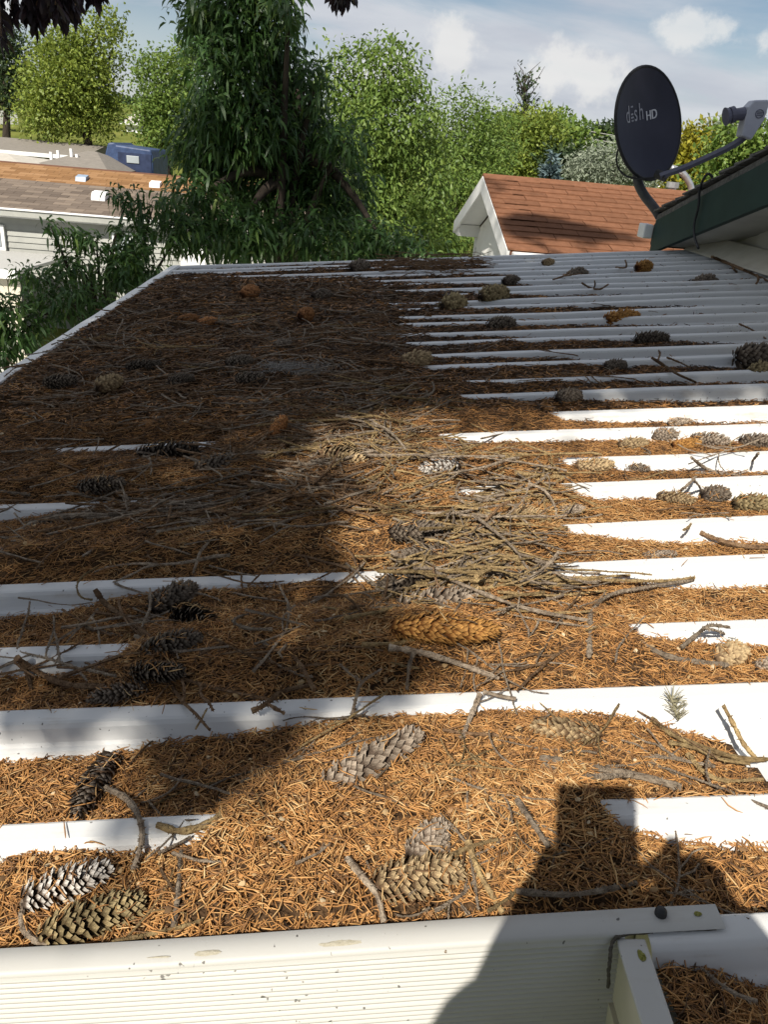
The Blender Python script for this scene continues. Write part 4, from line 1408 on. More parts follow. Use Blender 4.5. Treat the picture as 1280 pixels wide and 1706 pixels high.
# needle tuft still green-grey on its shoot, and a mat of pale fluff
def tuft(x, y, label, n=70, size=.016, col=None):
    q = uv(x, y)
    z = max(bed_z([q[0]], [q[1]])[0], -.02)
    q = uv(x, y, z + .008)
    t = np.linspace(0, 1, n)
    ax = np.array([-.25, .3, .92])
    P = np.array([q[0], q[1], z]) + np.outer(t * .03, ax)
    an = RNG.uniform(0, 6.28, n)
    yaw = an; pitch = RNG.uniform(.3, 1.1, n)
    d, s, nn = frames(yaw, pitch, RNG.random(n) * 6)
    V, Fc, per = needle_geo(P + d * size * .5, np.full(n, size), np.full(n, .0007), yaw, pitch, np.zeros(n), 1)
    o = link("needle_tuft", fast_mesh("needle_tuft", V, Fc, {"rnd": np.repeat(RNG.random(n), per)}), None, col, label, "tuft")
    o.matrix_world = ROOF4


M_tuft = mat_attr("grey_green_needle", [(0, (0.17, 0.16, 0.10)), (1, (0.36, 0.33, 0.22))], .7)
tuft(1132, 1192, "dry tuft of grey needles standing against the bright right rib", col=M_tuft)
n = 1500
q = uv(492, 632)
P = np.stack([q[0] + RNG.normal(0, .045, n), q[1] + RNG.normal(0, .028, n), np.zeros(n)], 1)
P[:, 2] = bed_z(P[:, 0], P[:, 1]) + .006 + np.abs(RNG.normal(0, .007, n))
V, Fc, per = needle_geo(P, RNG.uniform(.012, .035, n), np.full(n, .0005), RNG.uniform(0, 6.28, n), RNG.normal(0, .35, n), np.zeros(n), 2)
o = link("fluff_mat", fast_mesh("fluff_mat", V, Fc, {"rnd": np.repeat(RNG.random(n), per)}), None, mat_attr("pale_fluff", [(0, (0.17, 0.155, 0.14)), (1, (0.34, 0.32, 0.29))], .9), "mat of pale grey fluff on the shaded litter", "fluff", kind="stuff")
o.matrix_world = ROOF4

# specks of lichen and mud on the front lip
M_lichen = mat_noise("yellow_lichen", [(0.3, (0.30, 0.30, 0.06)), (0.7, (0.46, 0.44, 0.14))], 300, .95, bump=1, bump_scale=500)
M_mud = mat_noise("dried_mud", [(0.3, (0.36, 0.33, 0.25)), (0.7, (0.44, 0.41, 0.33))], 300, .95, bump=.2, bump_scale=500)


def patch(name, x, y, rx, ry, mat, h=.0012, z0=.0045, seed=0):
    rs = np.random.default_rng(seed)
    q = uv(x, y, z0)
    n = 16
    an = np.linspace(0, 2 * pi, n, endpoint=False)
    k = 1 + .25 * rs.normal(0, 1, n)
    k = np.clip((k + np.roll(k, 1) + np.roll(k, -1)) / 3, .6, 1.4)
    ring = np.stack([q[0] + np.cos(an) * rx * k, q[1] + np.sin(an) * ry * k, np.full(n, z0 + .0002)], 1)
    ring2 = np.stack([q[0] + np.cos(an) * rx * k * .6, q[1] + np.sin(an) * ry * k * .6, z0 + h * rs.uniform(.6, 1.3, n)], 1)
    V = list(ring) + list(ring2) + [(q[0], q[1], z0 + h)]
    Fc = [(i, (i + 1) % n, n + (i + 1) % n, n + i) for i in range(n)] + [(n + i, n + (i + 1) % n, 2 * n) for i in range(n)]
    link(name, poly_mesh(name, V, Fc, True), roof_thing, mat)


patch("lichen_spot", 1163, 1522, .0030, .0024, M_lichen, seed=1)
patch("lichen_spot", 1070, 1592, .0030, .0050, M_lichen, z0=.0002, seed=2)
patch("mud_stain", 572, 1570, .017, .0032, M_mud, .0006, seed=3)
patch("mud_stain", 344, 1587, .011, .0024, M_mud, .0006, seed=4)
patch("mud_stain", 268, 1594, .010, .0008, M_mud, .0004, seed=5)

# ------------------------------------------------------------------ leaves and trees
def leaf_geo(P, D, Nn, L, W, arch=0.0):
    """folded diamond leaves; with arch they bend over along their length"""
    n = len(P)
    D = D / (np.linalg.norm(D, axis=1, keepdims=True) + 1e-9)
    S = np.cross(D, Nn); S /= (np.linalg.norm(S, axis=1, keepdims=True) + 1e-9)
    Nn = np.cross(S, D)
    L, W = L[:, None], W[:, None]
    if arch:
        g = np.array([0, 0, -1.0])
        m1 = P + D * L * .35 + g * L * .04 * arch
        m2 = P + D * L * .68 + g * L * .20 * arch
        t = P + D * L * .92 + g * L * .48 * arch
        V = np.stack([P, m1 - S * W * .45 + Nn * W * .1, m1 + S * W * .45 + Nn * W * .1, m2 - S * W * .42 + Nn * W * .1, m2 + S * W * .42 + Nn * W * .1, t], 1)
        f = np.array([(0, 1, 2), (1, 3, 4), (1, 4, 2), (3, 5, 4)])
        per = 6
    else:
        m = P + D * L * .5
        V = np.stack([P, m - S * W * .5 + Nn * W * .14, P + D * L, m + S * W * .5 + Nn * W * .14], 1)
        f = np.array([(0, 1, 2), (0, 2, 3)])
        per = 4
    Fc = (np.arange(n)[:, None, None] * per + f[None]).reshape(-1, 3)
    return V.reshape(-1, 3), Fc, per


def unit(n, rs):
    v = rs.normal(0, 1, (n, 3))
    return v / np.linalg.norm(v, axis=1, keepdims=True)


def crown_points(lobes, n_clump, per, sig, rs, inner=.45):
    """clump centres spread over the outer part of each lobe, then leaves round each clump"""
    vol = np.array([r[0] * r[1] * r[2] for _, r in lobes]) ** .75
    pick = rs.choice(len(lobes), n_clump, p=vol / vol.sum())
    C = np.array([c for c, _ in lobes])[pick]; R = np.array([r for _, r in lobes])[pick]
    rad = inner + (1.0 - inner) * rs.random(n_clump) ** .6
    dirs = unit(n_clump, rs)
    cc = C + dirs * R * rad[:, None]
    s = sig * rs.uniform(.55, 1.5, n_clump)
    P = np.repeat(cc, per, 0) + np.clip(rs.normal(0, 1, (n_clump * per, 3)), -1.5, 1.5) * np.repeat(s, per)[:, None] * np.array([1, 1, .75])
    return P, np.repeat(dirs, per, 0), np.repeat(rs.random(n_clump), per)


def make_tree(name, label, base, lobes, n_clump, per, leaf, Ls, Ws, sig, seed, trunk_r=.15, arch=0.0, droop=.3, inner=.45, lean=(0, 0), limbs=True, group=None, cat="tree", trunk_top=None):
    rs = np.random.default_rng(seed)
    root = empty(name, tuple(map(float, base)), label, cat, group)
    base = np.asarray(base, float)
    P, out, clump = crown_points(lobes, n_clump, per, sig, rs, inner)
    n = len(P)
    D = unit(n, rs) + out * .6 + np.array([0, 0, -droop * 2])
    Nn = unit(n, rs) + np.array([0, 0, .8])
    L = rs.uniform(Ls[0], Ls[1], n); W = L * rs.uniform(Ws[0], Ws[1], n)
    V, Fc, k = leaf_geo(P - base, D, Nn, L, W, arch)
    rnd = np.clip(.55 * rs.random(n) + .45 * clump, 0, 1)
    link("crown", fast_mesh("crown", V, Fc, {"rnd": np.repeat(rnd, k)}), root, LEAFM[leaf])
    # trunk and limbs
    cm = np.mean([c for c, _ in lobes], 0)
    top = np.array(trunk_top) if trunk_top is not None else cm + np.array([0, 0, .25 * max(r[2] for _, r in lobes)])
    mid = (base + top) / 2 + np.array([rs.normal(0, .1) * trunk_r * 4, rs.normal(0, .1) * trunk_r * 4, 0])
    tp = bez([base - base, mid - base, top - base], 8)
    tr = MB().tube(tp, [trunk_r * (1.25 - .95 * i / (len(tp) - 1)) for i in range(len(tp))], 9)
    tobj = tr.build("trunk", M_bark, root, smooth=True)
    if limbs:
        for c, r in lobes:
            i = int(len(tp) * rs.uniform(.35, .85))
            p0 = np.array(tp[i]); p2 = np.asarray(c) - base
            if np.linalg.norm(p2 - p0) < .3:
                continue
            p1 = (p0 + p2) / 2 + np.array([0, 0, .12 * np.linalg.norm(p2 - p0)])
            lb = bez([p0, p1, p2], 6)
            r0 = trunk_r * .5
            MB().tube(lb, [r0 * (1 - .85 * q / (len(lb) - 1)) for q in range(len(lb))], 6).build("limb", M_bark, root, smooth=True)
    return root


def lobes_px(specs, y, dy=1.0):
    """lobes from (x, y, rx, ry[, depth offset]) in picture units at a distance y"""
    out = []
    for s in specs:
        yy = y + (s[4] if len(s) > 4 else 0)
        c = at(s[0], s[1], yy)
        k = float((c - CAM) @ FW) / F_PX
        out.append((c, np.array([s[2] * k, min(s[2], s[3]) * k * dy, s[3] * k])))
    return out


def auto_lobes(cx, cy, rx, ry, y, n, seed, dy=1.0):
    rs = np.random.default_rng(seed)
    sp = [(cx, cy, rx * .62, ry * .62)]
    for k in range(n):
        a = 2 * pi * (k + rs.random() * .7) / n
        f = rs.uniform(.5, .72)
        q = rs.uniform(.3, .48)
        sp.append((cx + cos(a) * rx * f, cy + sin(a) * ry * f, rx * q * rs.uniform(.8, 1.2), ry * q * rs.uniform(.8, 1.2), rs.uniform(-1, 1) * rx / F_PX * y * .4))
    return lobes_px(sp, y, dy)


def gz(x, y):
    return float(ground_z(np.array(x), np.array(y)))


def base_at(px, y):
    p = at(px, 260, y)
    return np.array([p[0], y, gz(p[0], y) - .05])


# peach tree just beyond the roof corner
peach = lobes_px([(405, 60, 62, 66), (425, -40, 70, 60), (355, 130, 42, 60, -.3), (470, 130, 48, 80, .3), (415, 205, 80, 62, -.2), (340, 240, 45, 60), (505, 225, 46, 58, .3), (440, 300, 95, 60, .2), (575, 235, 46, 24, -.3),
                  (545, 320, 66, 66, .2), (395, 385, 85, 42, -.6), (530, 400, 95, 40, -.5), (640, 405, 50, 28, -.4), (482, 10, 16, 48, -.5), (340, 25, 32, 50), (690, 424, 40, 18, -.6), (325, 330, 40, 36, -.6), (525, 140, 18, 34, -.2)], 8.3)
pb = base_at(455, 8.4)
pt = make_tree("peach_tree", "large dark peach tree with drooping long leaves behind the roof corner", pb, peach, 1500, 14, 'peach', (.085, .135), (.20, .29), .085, 5, .16, arch=1.25, droop=.06, trunk_top=at(500, 150, 8.4), inner=.3)
# its low left boughs and the bush of boughs by the drip edge
lb = lobes_px([(255, 345, 40, 22, 0), (212, 330, 16, 12, 0), (300, 385, 46, 34, .2), (225, 392, 30, 26, 0), (160, 402, 26, 16, -.2), (85, 378, 24, 7, -.3), (120, 394, 24, 8, -.2), (130, 446, 52, 24, -.2), (62, 462, 32, 22, -.4), (200, 452, 48, 34, -.2), (28, 530, 46, 42, -.6), (120, 505, 55, 32, -.5),
               (235, 440, 52, 26, -.2), (0, 580, 30, 26, -.7), (-40, 520, 40, 60, -.6)], 7.2)
make_tree("peach_sapling", "leafy peach bush with drooping boughs along the left edge of the roof", base_at(190, 7.4), lb, 430, 14, 'peach', (.07, .11), (.20, .28), .055, 6, .07, arch=1.2, droop=.06, inner=.25, trunk_top=at(150, 440, 7.3), cat="bush")

TREES = [
    # name, label, picture centre and radii, distance, leaf, clumps, per, leaf length, spread
    ("plum_tree", "tall leafy tree in sunlight right behind the dark peach tree", lobes_px([(640, 120, 55, 55), (650, 210, 80, 80), (600, 250, 60, 90, -.3), (690, 300, 70, 90, .2), (600, 370, 90, 70, -.4), (700, 400, 80, 50, -.3), (560, 200, 30, 60), (565, 120, 20, 45)], 12.5), base_at(650, 12.8), 'mid', 1500, 15, (.06, .095), (.34, .46), .13, .12),
    ("willow_tree", "bushy green tree right of the tall sunlit one, reaching the red roof", lobes_px([(770, 200, 55, 50), (740, 280, 70, 80), (800, 260, 55, 70), (770, 350, 60, 70, -.8), (720, 400, 60, 50, -1), (835, 230, 35, 45, .6)], 16), base_at(770, 16.5), 'mid', 1100, 15, (.065, .105), (.32, .45), .16, .12),
    ("locust_tree", "bright yellow green tree above the ridge of the red roof", auto_lobes(880, 245, 62, 62, 25, 9, 21), base_at(880, 25), 'bright', 700, 15, (.085, .14), (.4, .6), .2, .14),
    ("elm_tree", "rounded mid green tree behind the bright yellow green one", auto_lobes(925, 240, 58, 55, 33, 8, 22), base_at(925, 33), 'mid', 300, 14, (.16, .26), (.45, .65), .3, .15),
    ("cottonwood_tree", "big sunlit cottonwood on the lawn at upper left", lobes_px([(115, 135, 62, 70), (75, 190, 36, 38), (155, 195, 46, 34), (110, 75, 42, 32), (172, 42, 26, 26), (190, 82, 18, 30), (58, 150, 20, 36), (150, 140, 44, 50)], 36), base_at(160, 36), 'bright', 1250, 15, (.11, .19), (.5, .7), .32, .22),
    ("ash_tree", "green tree between the cottonwood and the dark peach tree", lobes_px([(275, 150, 45, 55), (252, 205, 28, 45), (300, 200, 55, 55), (255, 115, 20, 24), (295, 245, 55, 24), (315, 105, 34, 34)], 34), base_at(275, 34), 'mid', 850, 15, (.11, .18), (.45, .65), .3, .18),
    ("juniper_tree", "dark tree at the left picture edge behind the cottonwood", auto_lobes(8, 120, 48, 80, 46, 8, 23), base_at(10, 46), 'dark', 420, 14, (.16, .28), (.3, .45), .38, .2),
    ("far_elm_tree", "small dark round tree on the skyline left of the satellite dish", auto_lobes(1012, 238, 32, 32, 58, 7, 24), base_at(1012, 58), 'dark', 220, 14, (.25, .4), (.45, .65), .4, .2),
    ("olive_tree", "silvery grey leaved tree behind the red roof by the dish", lobes_px([(1010, 275, 45, 32), (975, 285, 35, 25), (1045, 270, 40, 35), (1060, 300, 40, 20)], 22), base_at(1010, 22), 'silver', 360, 14, (.09, .15), (.25, .38), .18, .08),
    ("maple_tree", "golden yellow tree right of the satellite dish", lobes_px([(1150, 250, 40, 34), (1130, 280, 30, 30), (1175, 245, 24, 26), (1165, 290, 40, 25)], 31), base_at(1150, 31), 'yellow', 330, 14, (.15, .24), (.45, .65), .26, .12),
    ("boxelder_tree", "green tree above the house eave at the right picture edge", lobes_px([(1240, 260, 60, 45), (1200, 290, 50, 35), (1275, 240, 40, 35), (1215, 235, 36, 26), (1300, 280, 50, 60)], 27), base_at(1250, 27), 'mid', 420, 14, (.14, .22), (.45, .65), .26, .12),
    ("mulberry_bush", "olive green bush between the blue spruce and the silvery tree", lobes_px([(955, 285, 34, 26), (985, 300, 34, 20), (935, 270, 26, 24)], 24), base_at(955, 24), 'dark', 200, 14, (.12, .2), (.45, .65), .2, .08),
    ("skyline_tree", "distant olive tree behind the bright tree on the skyline", auto_lobes(975, 255, 40, 26, 70, 7, 25), base_at(975, 70), 'dark', 200, 14, (.3, .45), (.45, .65), .5, .2),
    ("shade_tree", "distant pale green tree behind the golden tree", auto_lobes(1205, 240, 50, 36, 60, 7, 26), base_at(1205, 60), 'silver', 240, 14, (.26, .4), (.45, .65), .5, .2),
    ("hill_tree", "distant tree filling the gap behind the red roof ridge", auto_lobes(840, 250, 60, 40, 45, 7, 27), base_at(840, 45), 'dark', 260, 14, (.25, .4), (.45, .65), .4, .2),
    ("lot_tree", "tree behind the silvery one and the dish mast", auto_lobes(1070, 270, 60, 36, 40, 7, 28), base_at(1070, 40), 'mid', 260, 14, (.2, .32), (.45, .65), .35, .2),
]
for i, (nm, lab, lob, base, leaf, nc, per, Ls, Ws, sig, tr) in enumerate(TREES):
    make_tree(nm, lab, base, lob, nc, per, leaf, Ls, Ws, sig, 60 + i, tr, droop=.35 if nm in ("plum_tree", "willow_tree") else .1, arch=.5 if nm in ("plum_tree",) else 0.0)

# far wood behind everything
def far_wood():
    rs = np.random.default_rng(77)
    Vs, Fs, A, off = [], [], [], 0
    for k in range(46):
        px = -150 + 1600 * (k + rs.random()) / 46
        y = rs.uniform(95, 150)
        p = at(px, 260, y)
        b = np.array([p[0], y, gz(p[0], y)])
        h = rs.uniform(1.8, 3.2)
        c = b + np.array([0, 0, h * .5])
        n = 420
        d = unit(n, rs)
        P = c + d * np.array([rs.uniform(3.5, 6), 3, h * .5]) * (.6 + .45 * rs.random((n, 1)))
        V, Fc, kk = leaf_geo(P, unit(n, rs), unit(n, rs), rs.uniform(.5, .9, n), rs.uniform(.35, .6, n))
        Vs.append(V); Fs.append(Fc + off); off += len(V)
        A.append(np.repeat(np.clip(rs.random(n) * .6 + rs.random() * .4, 0, 1), kk))
    link("far_wood", fast_mesh("far_wood", np.concatenate(Vs), np.concatenate(Fs), {"rnd": np.concatenate(A)}), None, LEAFM['dark'], "far wooded skyline behind the houses", "wood", kind="stuff")


far_wood()


def bare_tree(px, pytop, y):
    b = base_at(px, y)
    t = at(px + 4, pytop, y)
    root = empty("bare_tree", tuple(map(float, b)), "thin bare topped tree standing out on the skyline", "tree")
    rs = np.random.default_rng(9)
    tp = bez([b - b, (t - b) * .6 + np.array([.1, 0, 0]), t - b], 8)
    MB().tube(tp, [.11 * (1 - .9 * i / (len(tp) - 1)) for i in range(len(tp))], 6).build("trunk", M_bark, root)
    mb = MB()
    P, D = [], []
    for k in range(70):
        i = int(rs.integers(8, len(tp) - 1))
        p0 = np.array(tp[i]); a = rs.uniform(0, 6.28)
        L = rs.uniform(.5, 1.5) * (1.2 - .6 * i / len(tp))
        d = np.array([cos(a) * .55, sin(a) * .55, .8])
        p2 = p0 + d * L
        mb.tube([p0, p0 + d * L * .5 + rs.normal(0, .05, 3), p2], [.02, .014, .006], 4)
        for q in range(6):
            P.append(p0 + d * L * rs.uniform(.3, 1) + rs.normal(0, .08, 3))
    mb.build("branches", M_bark, root, kind="stuff")
    P = np.array(P); n = len(P)
    V, Fc, k = leaf_geo(P, unit(n, rs), unit(n, rs), rs.uniform(.08, .18, n), rs.uniform(.05, .1, n))
    link("crown", fast_mesh("crown", V, Fc, {"rnd": np.repeat(rs.random(n), k)}), root, LEAFM['dark'])


bare_tree(872, 122, 31)


def conifer(name, label, px, pytop, y, width_px, leaf, n, seed, base=None):
    rs = np.random.default_rng(seed)
    b = base_at(px, y)
    t = at(px, pytop, y)
    H = t[2] - b[2]
    k = float((t - CAM) @ FW) / F_PX
    Rb = width_px * k
    root = empty(name, tuple(map(float, b)), label, "tree")
    h = rs.random(n) ** 1.0 * .92 + .05
    tier = np.round(h * 13) / 13 + rs.normal(0, .012, n)
    rr = Rb * (1 - np.clip(tier, 0, 1)) * (.45 + .65 * rs.random(n) ** .5) * 2.2
    rr = np.minimum(rr, Rb * 1.05)
    an = rs.uniform(0, 6.28, n)
    P = np.stack([np.cos(an) * rr, np.sin(an) * rr, tier * H - rr * .18], 1)
    D = np.stack([np.cos(an), np.sin(an), rs.normal(.1, .3, n)], 1) + unit(n, rs) * .5
    V, Fc, q = leaf_geo(P, D, unit(n, rs) + np.array([0, 0, 1]), rs.uniform(.12, .26, n), rs.uniform(.03, .06, n))
    link("crown", fast_mesh("crown", V, Fc, {"rnd": np.repeat(rs.random(n), q)}), root, LEAFM[leaf])
    MB().tube([(0, 0, -.1), (0, 0, H * .5), (0, 0, H)], [.12, .07, .01], 7).build("trunk", M_bark, root)


conifer("blue_spruce", "small silvery blue spruce above the ridge of the red roof", 921, 262, 19, 30, 'blue', 5200, 31)

# ------------------------------------------------------------------ neighbouring homes
M_red = mat_noise("red_brown_shingle", [(0.3, (0.15, 0.070, 0.040)), (0.7, (0.225, 0.108, 0.062))], 12, 0.95, 8, bump=.6, bump_scale=90, spec=0.05, per_object=.13)
M_redf = mat_noise("roof_felt", [(0.3, (0.11, 0.05, 0.03)), (0.7, (0.15, 0.07, 0.04))], 12, 0.95)
M_siding = mat_noise("white_siding", [(0.3, (0.68, 0.68, 0.66)), (0.7, (0.76, 0.76, 0.74))], 4, 0.5, per_object=.03)
M_greysiding = mat_noise("pale_grey_siding", [(0.3, (0.30, 0.305, 0.285)), (0.7, (0.36, 0.365, 0.34))], 4, 0.55, per_object=.04)
M_white = mat_noise("white_trim_paint", [(0.3, (0.72, 0.73, 0.74)), (0.7, (0.80, 0.80, 0.80))], 8, 0.45)
M_glass = mat_noise("window_glass", [(0.3, (0.25, 0.29, 0.31)), (0.7, (0.36, 0.40, 0.42))], 2, 0.08, spec=.8)
M_greyroof = mat_attr("grey_brown_shingles", [(0, (0.105, 0.085, 0.071)), (.5, (0.145, 0.118, 0.098)), (1, (0.195, 0.158, 0.128))], .95, spec=.05)
M_tanroof = mat_attr("orange_tan_shingles", [(0, (0.17, 0.095, 0.047)), (.5, (0.225, 0.128, 0.062)), (1, (0.28, 0.168, 0.09))], .95, spec=.05)
M_darkgrey = mat_attr("weathered_grey_shingles", [(0, (0.16, 0.145, 0.13)), (1, (0.25, 0.23, 0.20))], .95, spec=.05)
M_galv = mat_noise("galvanised_steel", [(0.3, (0.45, 0.46, 0.47)), (0.7, (0.62, 0.63, 0.63))], 20, 0.35, metal=.8)


def shingle_field(name, parent, p00, du, dv, nrm, nu, nv, tab, mat, seed):
    """courses of tabs on a slope as one part: p00 lower left, du along the eave, dv up the slope (unit), nrm up"""
    rs = np.random.default_rng(seed)
    V, Fc, A = [], [], []
    for r in range(nv):
        off = (r % 2) * .5 + rs.uniform(-.1, .1)
        for c in range(-1, nu + 1):
            x0, x1 = (c + off) * tab, (c + off + 1) * tab - .006
            x0, x1 = max(0, x0), min(nu * tab, x1)
            if x1 - x0 < .03:
                continue
            y0, y1 = r * .143 - .02 + rs.normal(0, .003), (r + 1) * .143 + .01
            lift = .010 + rs.uniform(0, .004)
            k = len(V)
            for (x, y, h) in ((x0, y0, lift), (x1, y0, lift), (x1, y1, .002), (x0, y1, .002), (x0, y0, 0.0), (x1, y0, 0.0)):
                V.append(p00 + du * x + dv * y + nrm * h)
            Fc += [(k, k + 1, k + 2, k + 3), (k + 4, k + 5, k + 1, k)]
            A += [rs.random()] * 6
    link(name, fast_mesh(name, np.array(V), np.array(Fc), {"rnd": A}), parent, mat, kind="stuff")


def left_home():
    e = at(0, 347, 15.0); r = at(0, 297, 16.7)
    x0, x1 = -11.0, -0.6
    ze, zr = e[2], r[2]
    root = empty("mobile_home", (x0, 15.3, GROUND_Z), "pale grey sided home with a grey brown shingle roof behind the peach bush", "house")
    root_i = Matrix.Translation((-x0, -15.3, -GROUND_Z))

    def T(o):
        o.matrix_parent_inverse = root_i
        return o
    T(MB().box((x0, 15.3, GROUND_Z), (x1, 20.4, ze - .02)).build("wall", M_greysiding, root))
    zt = ze - .17
    k = 0
    z = zt
    while z > GROUND_Z + .6:
        T(MB().prism([(x0, 15.3, z), (x0, 15.282, z), (x0, 15.262, z - .104), (x0, 15.3, z - .104)], (x1 - x0, 0, 0)).build("siding_board", M_greysiding, root))
        z -= .106
        k += 1
    T(MB().box((x0, 14.98, ze - .13), (x1, 15.02, ze - .012)).build("gutter", M_greysiding, root, bevel=.01))
    T(MB().box((x0, 14.95, ze - .012), (x1, 15.05, ze + .014)).build("drip_edge", M_white, root))
    T(MB().box((x0, 15.03, ze - .15), (x1, 15.29, ze - .135)).build("soffit", M_white, root))
    dv = np.array([0, 1.7, zr - ze]); ln = np.linalg.norm(dv); dv /= ln
    nr = np.array([0, -dv[2], dv[1]])
    T(MB().prism([(x0, 15.0, ze), (x0, 16.7, zr), (x0, 20.6, ze - .25), (x0, 20.6, ze - .35), (x0, 15.0, ze - .01)], (x1 - x0, 0, 0)).build("roof", M_redf, root))
    shingle_field("shingles", root, np.array([x0, 15.0, ze + .004]), np.array([1.0, 0, 0]), dv, nr, int((x1 - x0) / .33), int(ln / .143), .33, M_greyroof, 3)
    for c in root.children:
        if c.name.startswith("shingles"):
            T(c)
    # window
    a, b = at(-28, 372, 15.25), at(12, 418, 15.25)
    T(MB().box((a[0], 15.20, b[2]), (b[0], 15.262, a[2])).build("window", M_white, root, bevel=.006))
    T(MB().box((a[0] + .07, 15.185, b[2] + .08), (b[0] - .07, 15.199, a[2] - .07)).build("window_pane", M_glass, root))
    a, b = at(187, 386, 15.25), at(224, 434, 15.25)
    T(MB().box((a[0], 15.20, b[2]), (b[0], 15.262, a[2])).build("window", M_white, root, bevel=.006))
    T(MB().box((a[0] + .07, 15.185, b[2] + .08), (b[0] - .07, 15.199, a[2] - .07)).build("window_pane", M_glass, root))
    a, b = at(300, 378, 15.25), at(345, 470, 15.25)
    T(MB().box((a[0], 15.20, b[2]), (b[0], 15.262, a[2])).build("door", M_white, root, bevel=.006))
    # roof vent
    p = at(165, 313, 15.9)
    s0 = ze + (15.9 - 15.0) * (zr - ze) / 1.7
    T(MB().prism([(p[0] - .13, 15.78, s0 - .02), (p[0] - .13, 16.05, s0 + .04), (p[0] - .13, 16.05, s0 + .15), (p[0] - .13, 15.86, s0 + .13), (p[0] - .13, 15.78, s0 + .03)], (.26, 0, 0)).build("roof_vent", M_white, root, bevel=.01))
    # lean-to awning in front
    aw = empty("awning", (-9, 12.4, -1.4), "flat pale awning roof at the left picture edge below the window", "awning")
    ai = Matrix.Translation((9, -12.4, 1.4))
    za = at(30, 422, 14.6)[2]
    zb = at(30, 452, 12.4)[2]
    xr = at(75, 425, 13.6)[0]
    o = MB().prism([(-10, 12.4, zb), (-10, 14.75, za), (-10, 14.75, za - .06), (-10, 12.4, zb - .07)], (xr + 10, 0, 0)).build("roof", M_fascia, aw, bevel=.01)
    o.matrix_parent_inverse = ai
    o = MB().box((-10, 12.36, zb - .12), (xr, 12.39, zb + .01)).build("fascia", M_white, aw)
    o.matrix_parent_inverse = ai
    for k in range(26):
        x = -10 + k * (xr + 10) / 26
        o = MB().box((x, 12.5, GROUND_Z), (x + (xr + 10) / 26 - .02, 12.53, zb - .125)).build("panel", M_cream, aw)
        o.matrix_parent_inverse = ai
    # the orange tan roof behind
    zr2 = at(0, 268, 20.5)[2]
    rt_ = empty("bungalow", (-12, 18, GROUND_Z), "home with an orange tan shingle roof behind the grey roofed one", "house")
    ri = Matrix.Translation((12, -18, -GROUND_Z))
    y0, y1 = 17.6, 20.5
    z0 = zr2 - .75
    x0, x1 = -12.5, -1.6
    o = MB().box((x0, y0 + .3, GROUND_Z), (x1, 24.6, z0 - .02)).build("wall", M_greysiding, rt_); o.matrix_parent_inverse = ri
    o = MB().prism([(x0, y0, z0), (x0, y1, zr2), (x0, 25, z0), (x0, 25, z0 - .08), (x0, y0, z0 - .02)], (x1 - x0, 0, 0)).build("roof", M_redf, rt_); o.matrix_parent_inverse = ri
    dv = np.array([0, y1 - y0, zr2 - z0]); ln = np.linalg.norm(dv); dv /= ln
    shingle_field("shingles", rt_, np.array([x0, y0, z0 + .004]), np.array([1.0, 0, 0]), dv, np.array([0, -dv[2], dv[1]]), int((x1 - x0) / .33), int(ln / .143), .33, M_tanroof, 4)
    for c in rt_.children:
        if c.name.startswith("shingles"):
            c.matrix_parent_inverse = ri
    M_bluevent = mat_noise("blue_grey_vent", [(0.3, (0.20, 0.27, 0.36)), (0.7, (0.30, 0.38, 0.48))], 9, .4)
    for px, py, mt in ((135, 284, M_bluevent), (258, 292, M_white)):
        p = at(px, py, 19.6)
        s0 = z0 + (19.6 - y0) * (zr2 - z0) / (y1 - y0)
        o = MB().prism([(p[0] - .12, 19.48, s0 - .04), (p[0] - .12, 19.75, s0 + .02), (p[0] - .12, 19.75, s0 + .12), (p[0] - .12, 19.54, s0 + .08)], (.24, 0, 0)).build("roof_vent", mt, rt_, bevel=.01)
        o.matrix_parent_inverse = ri


left_home()


def far_house(name, label, pxl, pxr, py_eave, py_ridge, y, depth, roofmat, wallmat, hip=False, posts=0):
    a, b = at(pxl, py_eave, y), at(pxr, py_eave, y)
    ze = (a[2] + b[2]) / 2
    zr = at((pxl + pxr) / 2, py_ridge, y + depth / 2)[2]
    x0, x1 = a[0], b[0]
    g = min(gz(x0, y), gz(x1, y)) - .3
    root = empty(name, (x0, y, g), label, "house")
    ri = Matrix.Translation((-x0, -y, -g))

    def T(o):
        o.matrix_parent_inverse = ri
    T(MB().box((x0 + .3, y + (1.6 if posts else .3), g), (x1 - .3, y + depth - .3, ze)).build("wall", wallmat, root))
    ym = y + depth / 2
    if hip:
        xm0, xm1 = (x0 + x1) / 2 - .15, (x0 + x1) / 2 + .15
    else:
        xm0, xm1 = x0, x1
    V = [(x0, y, ze), (x1, y, ze), (x1, y + depth, ze), (x0, y + depth, ze), (xm0, ym, zr), (xm1, ym, zr)]
    mb = MB().add(V, [(0, 1, 5, 4), (2, 3, 4, 5), (1, 2, 5), (3, 0, 4), (3, 2, 1, 0)])
    T(mb.build("roof", roofmat, root))
    T(MB().box((x0, y - .02, ze - .12), (x1, y, ze + .02)).build("fascia", M_white, root))
    for k in range(posts):
        x = x0 + .2 + (x1 - x0 - .4) * k / max(1, posts - 1)
        T(MB().box((x - .05, y + .1, g), (x + .05, y + .2, ze - .1)).build("porch_post", M_white, root))
    if not posts:
        for k in range(2):
            x = x0 + (x1 - x0) * (.3 + .4 * k)
            w = MB().box((x - .4, y + .24, ze - 1.5), (x + .4, y + .31, ze - .5)).build("window", M_white, root); T(w)
            w = MB().box((x - .33, y + .225, ze - 1.43), (x + .33, y + .238, ze - .57)).build("window_pane", M_glass, root); T(w)
    return root, (x0, x1, ze, zr, ym, g, T)


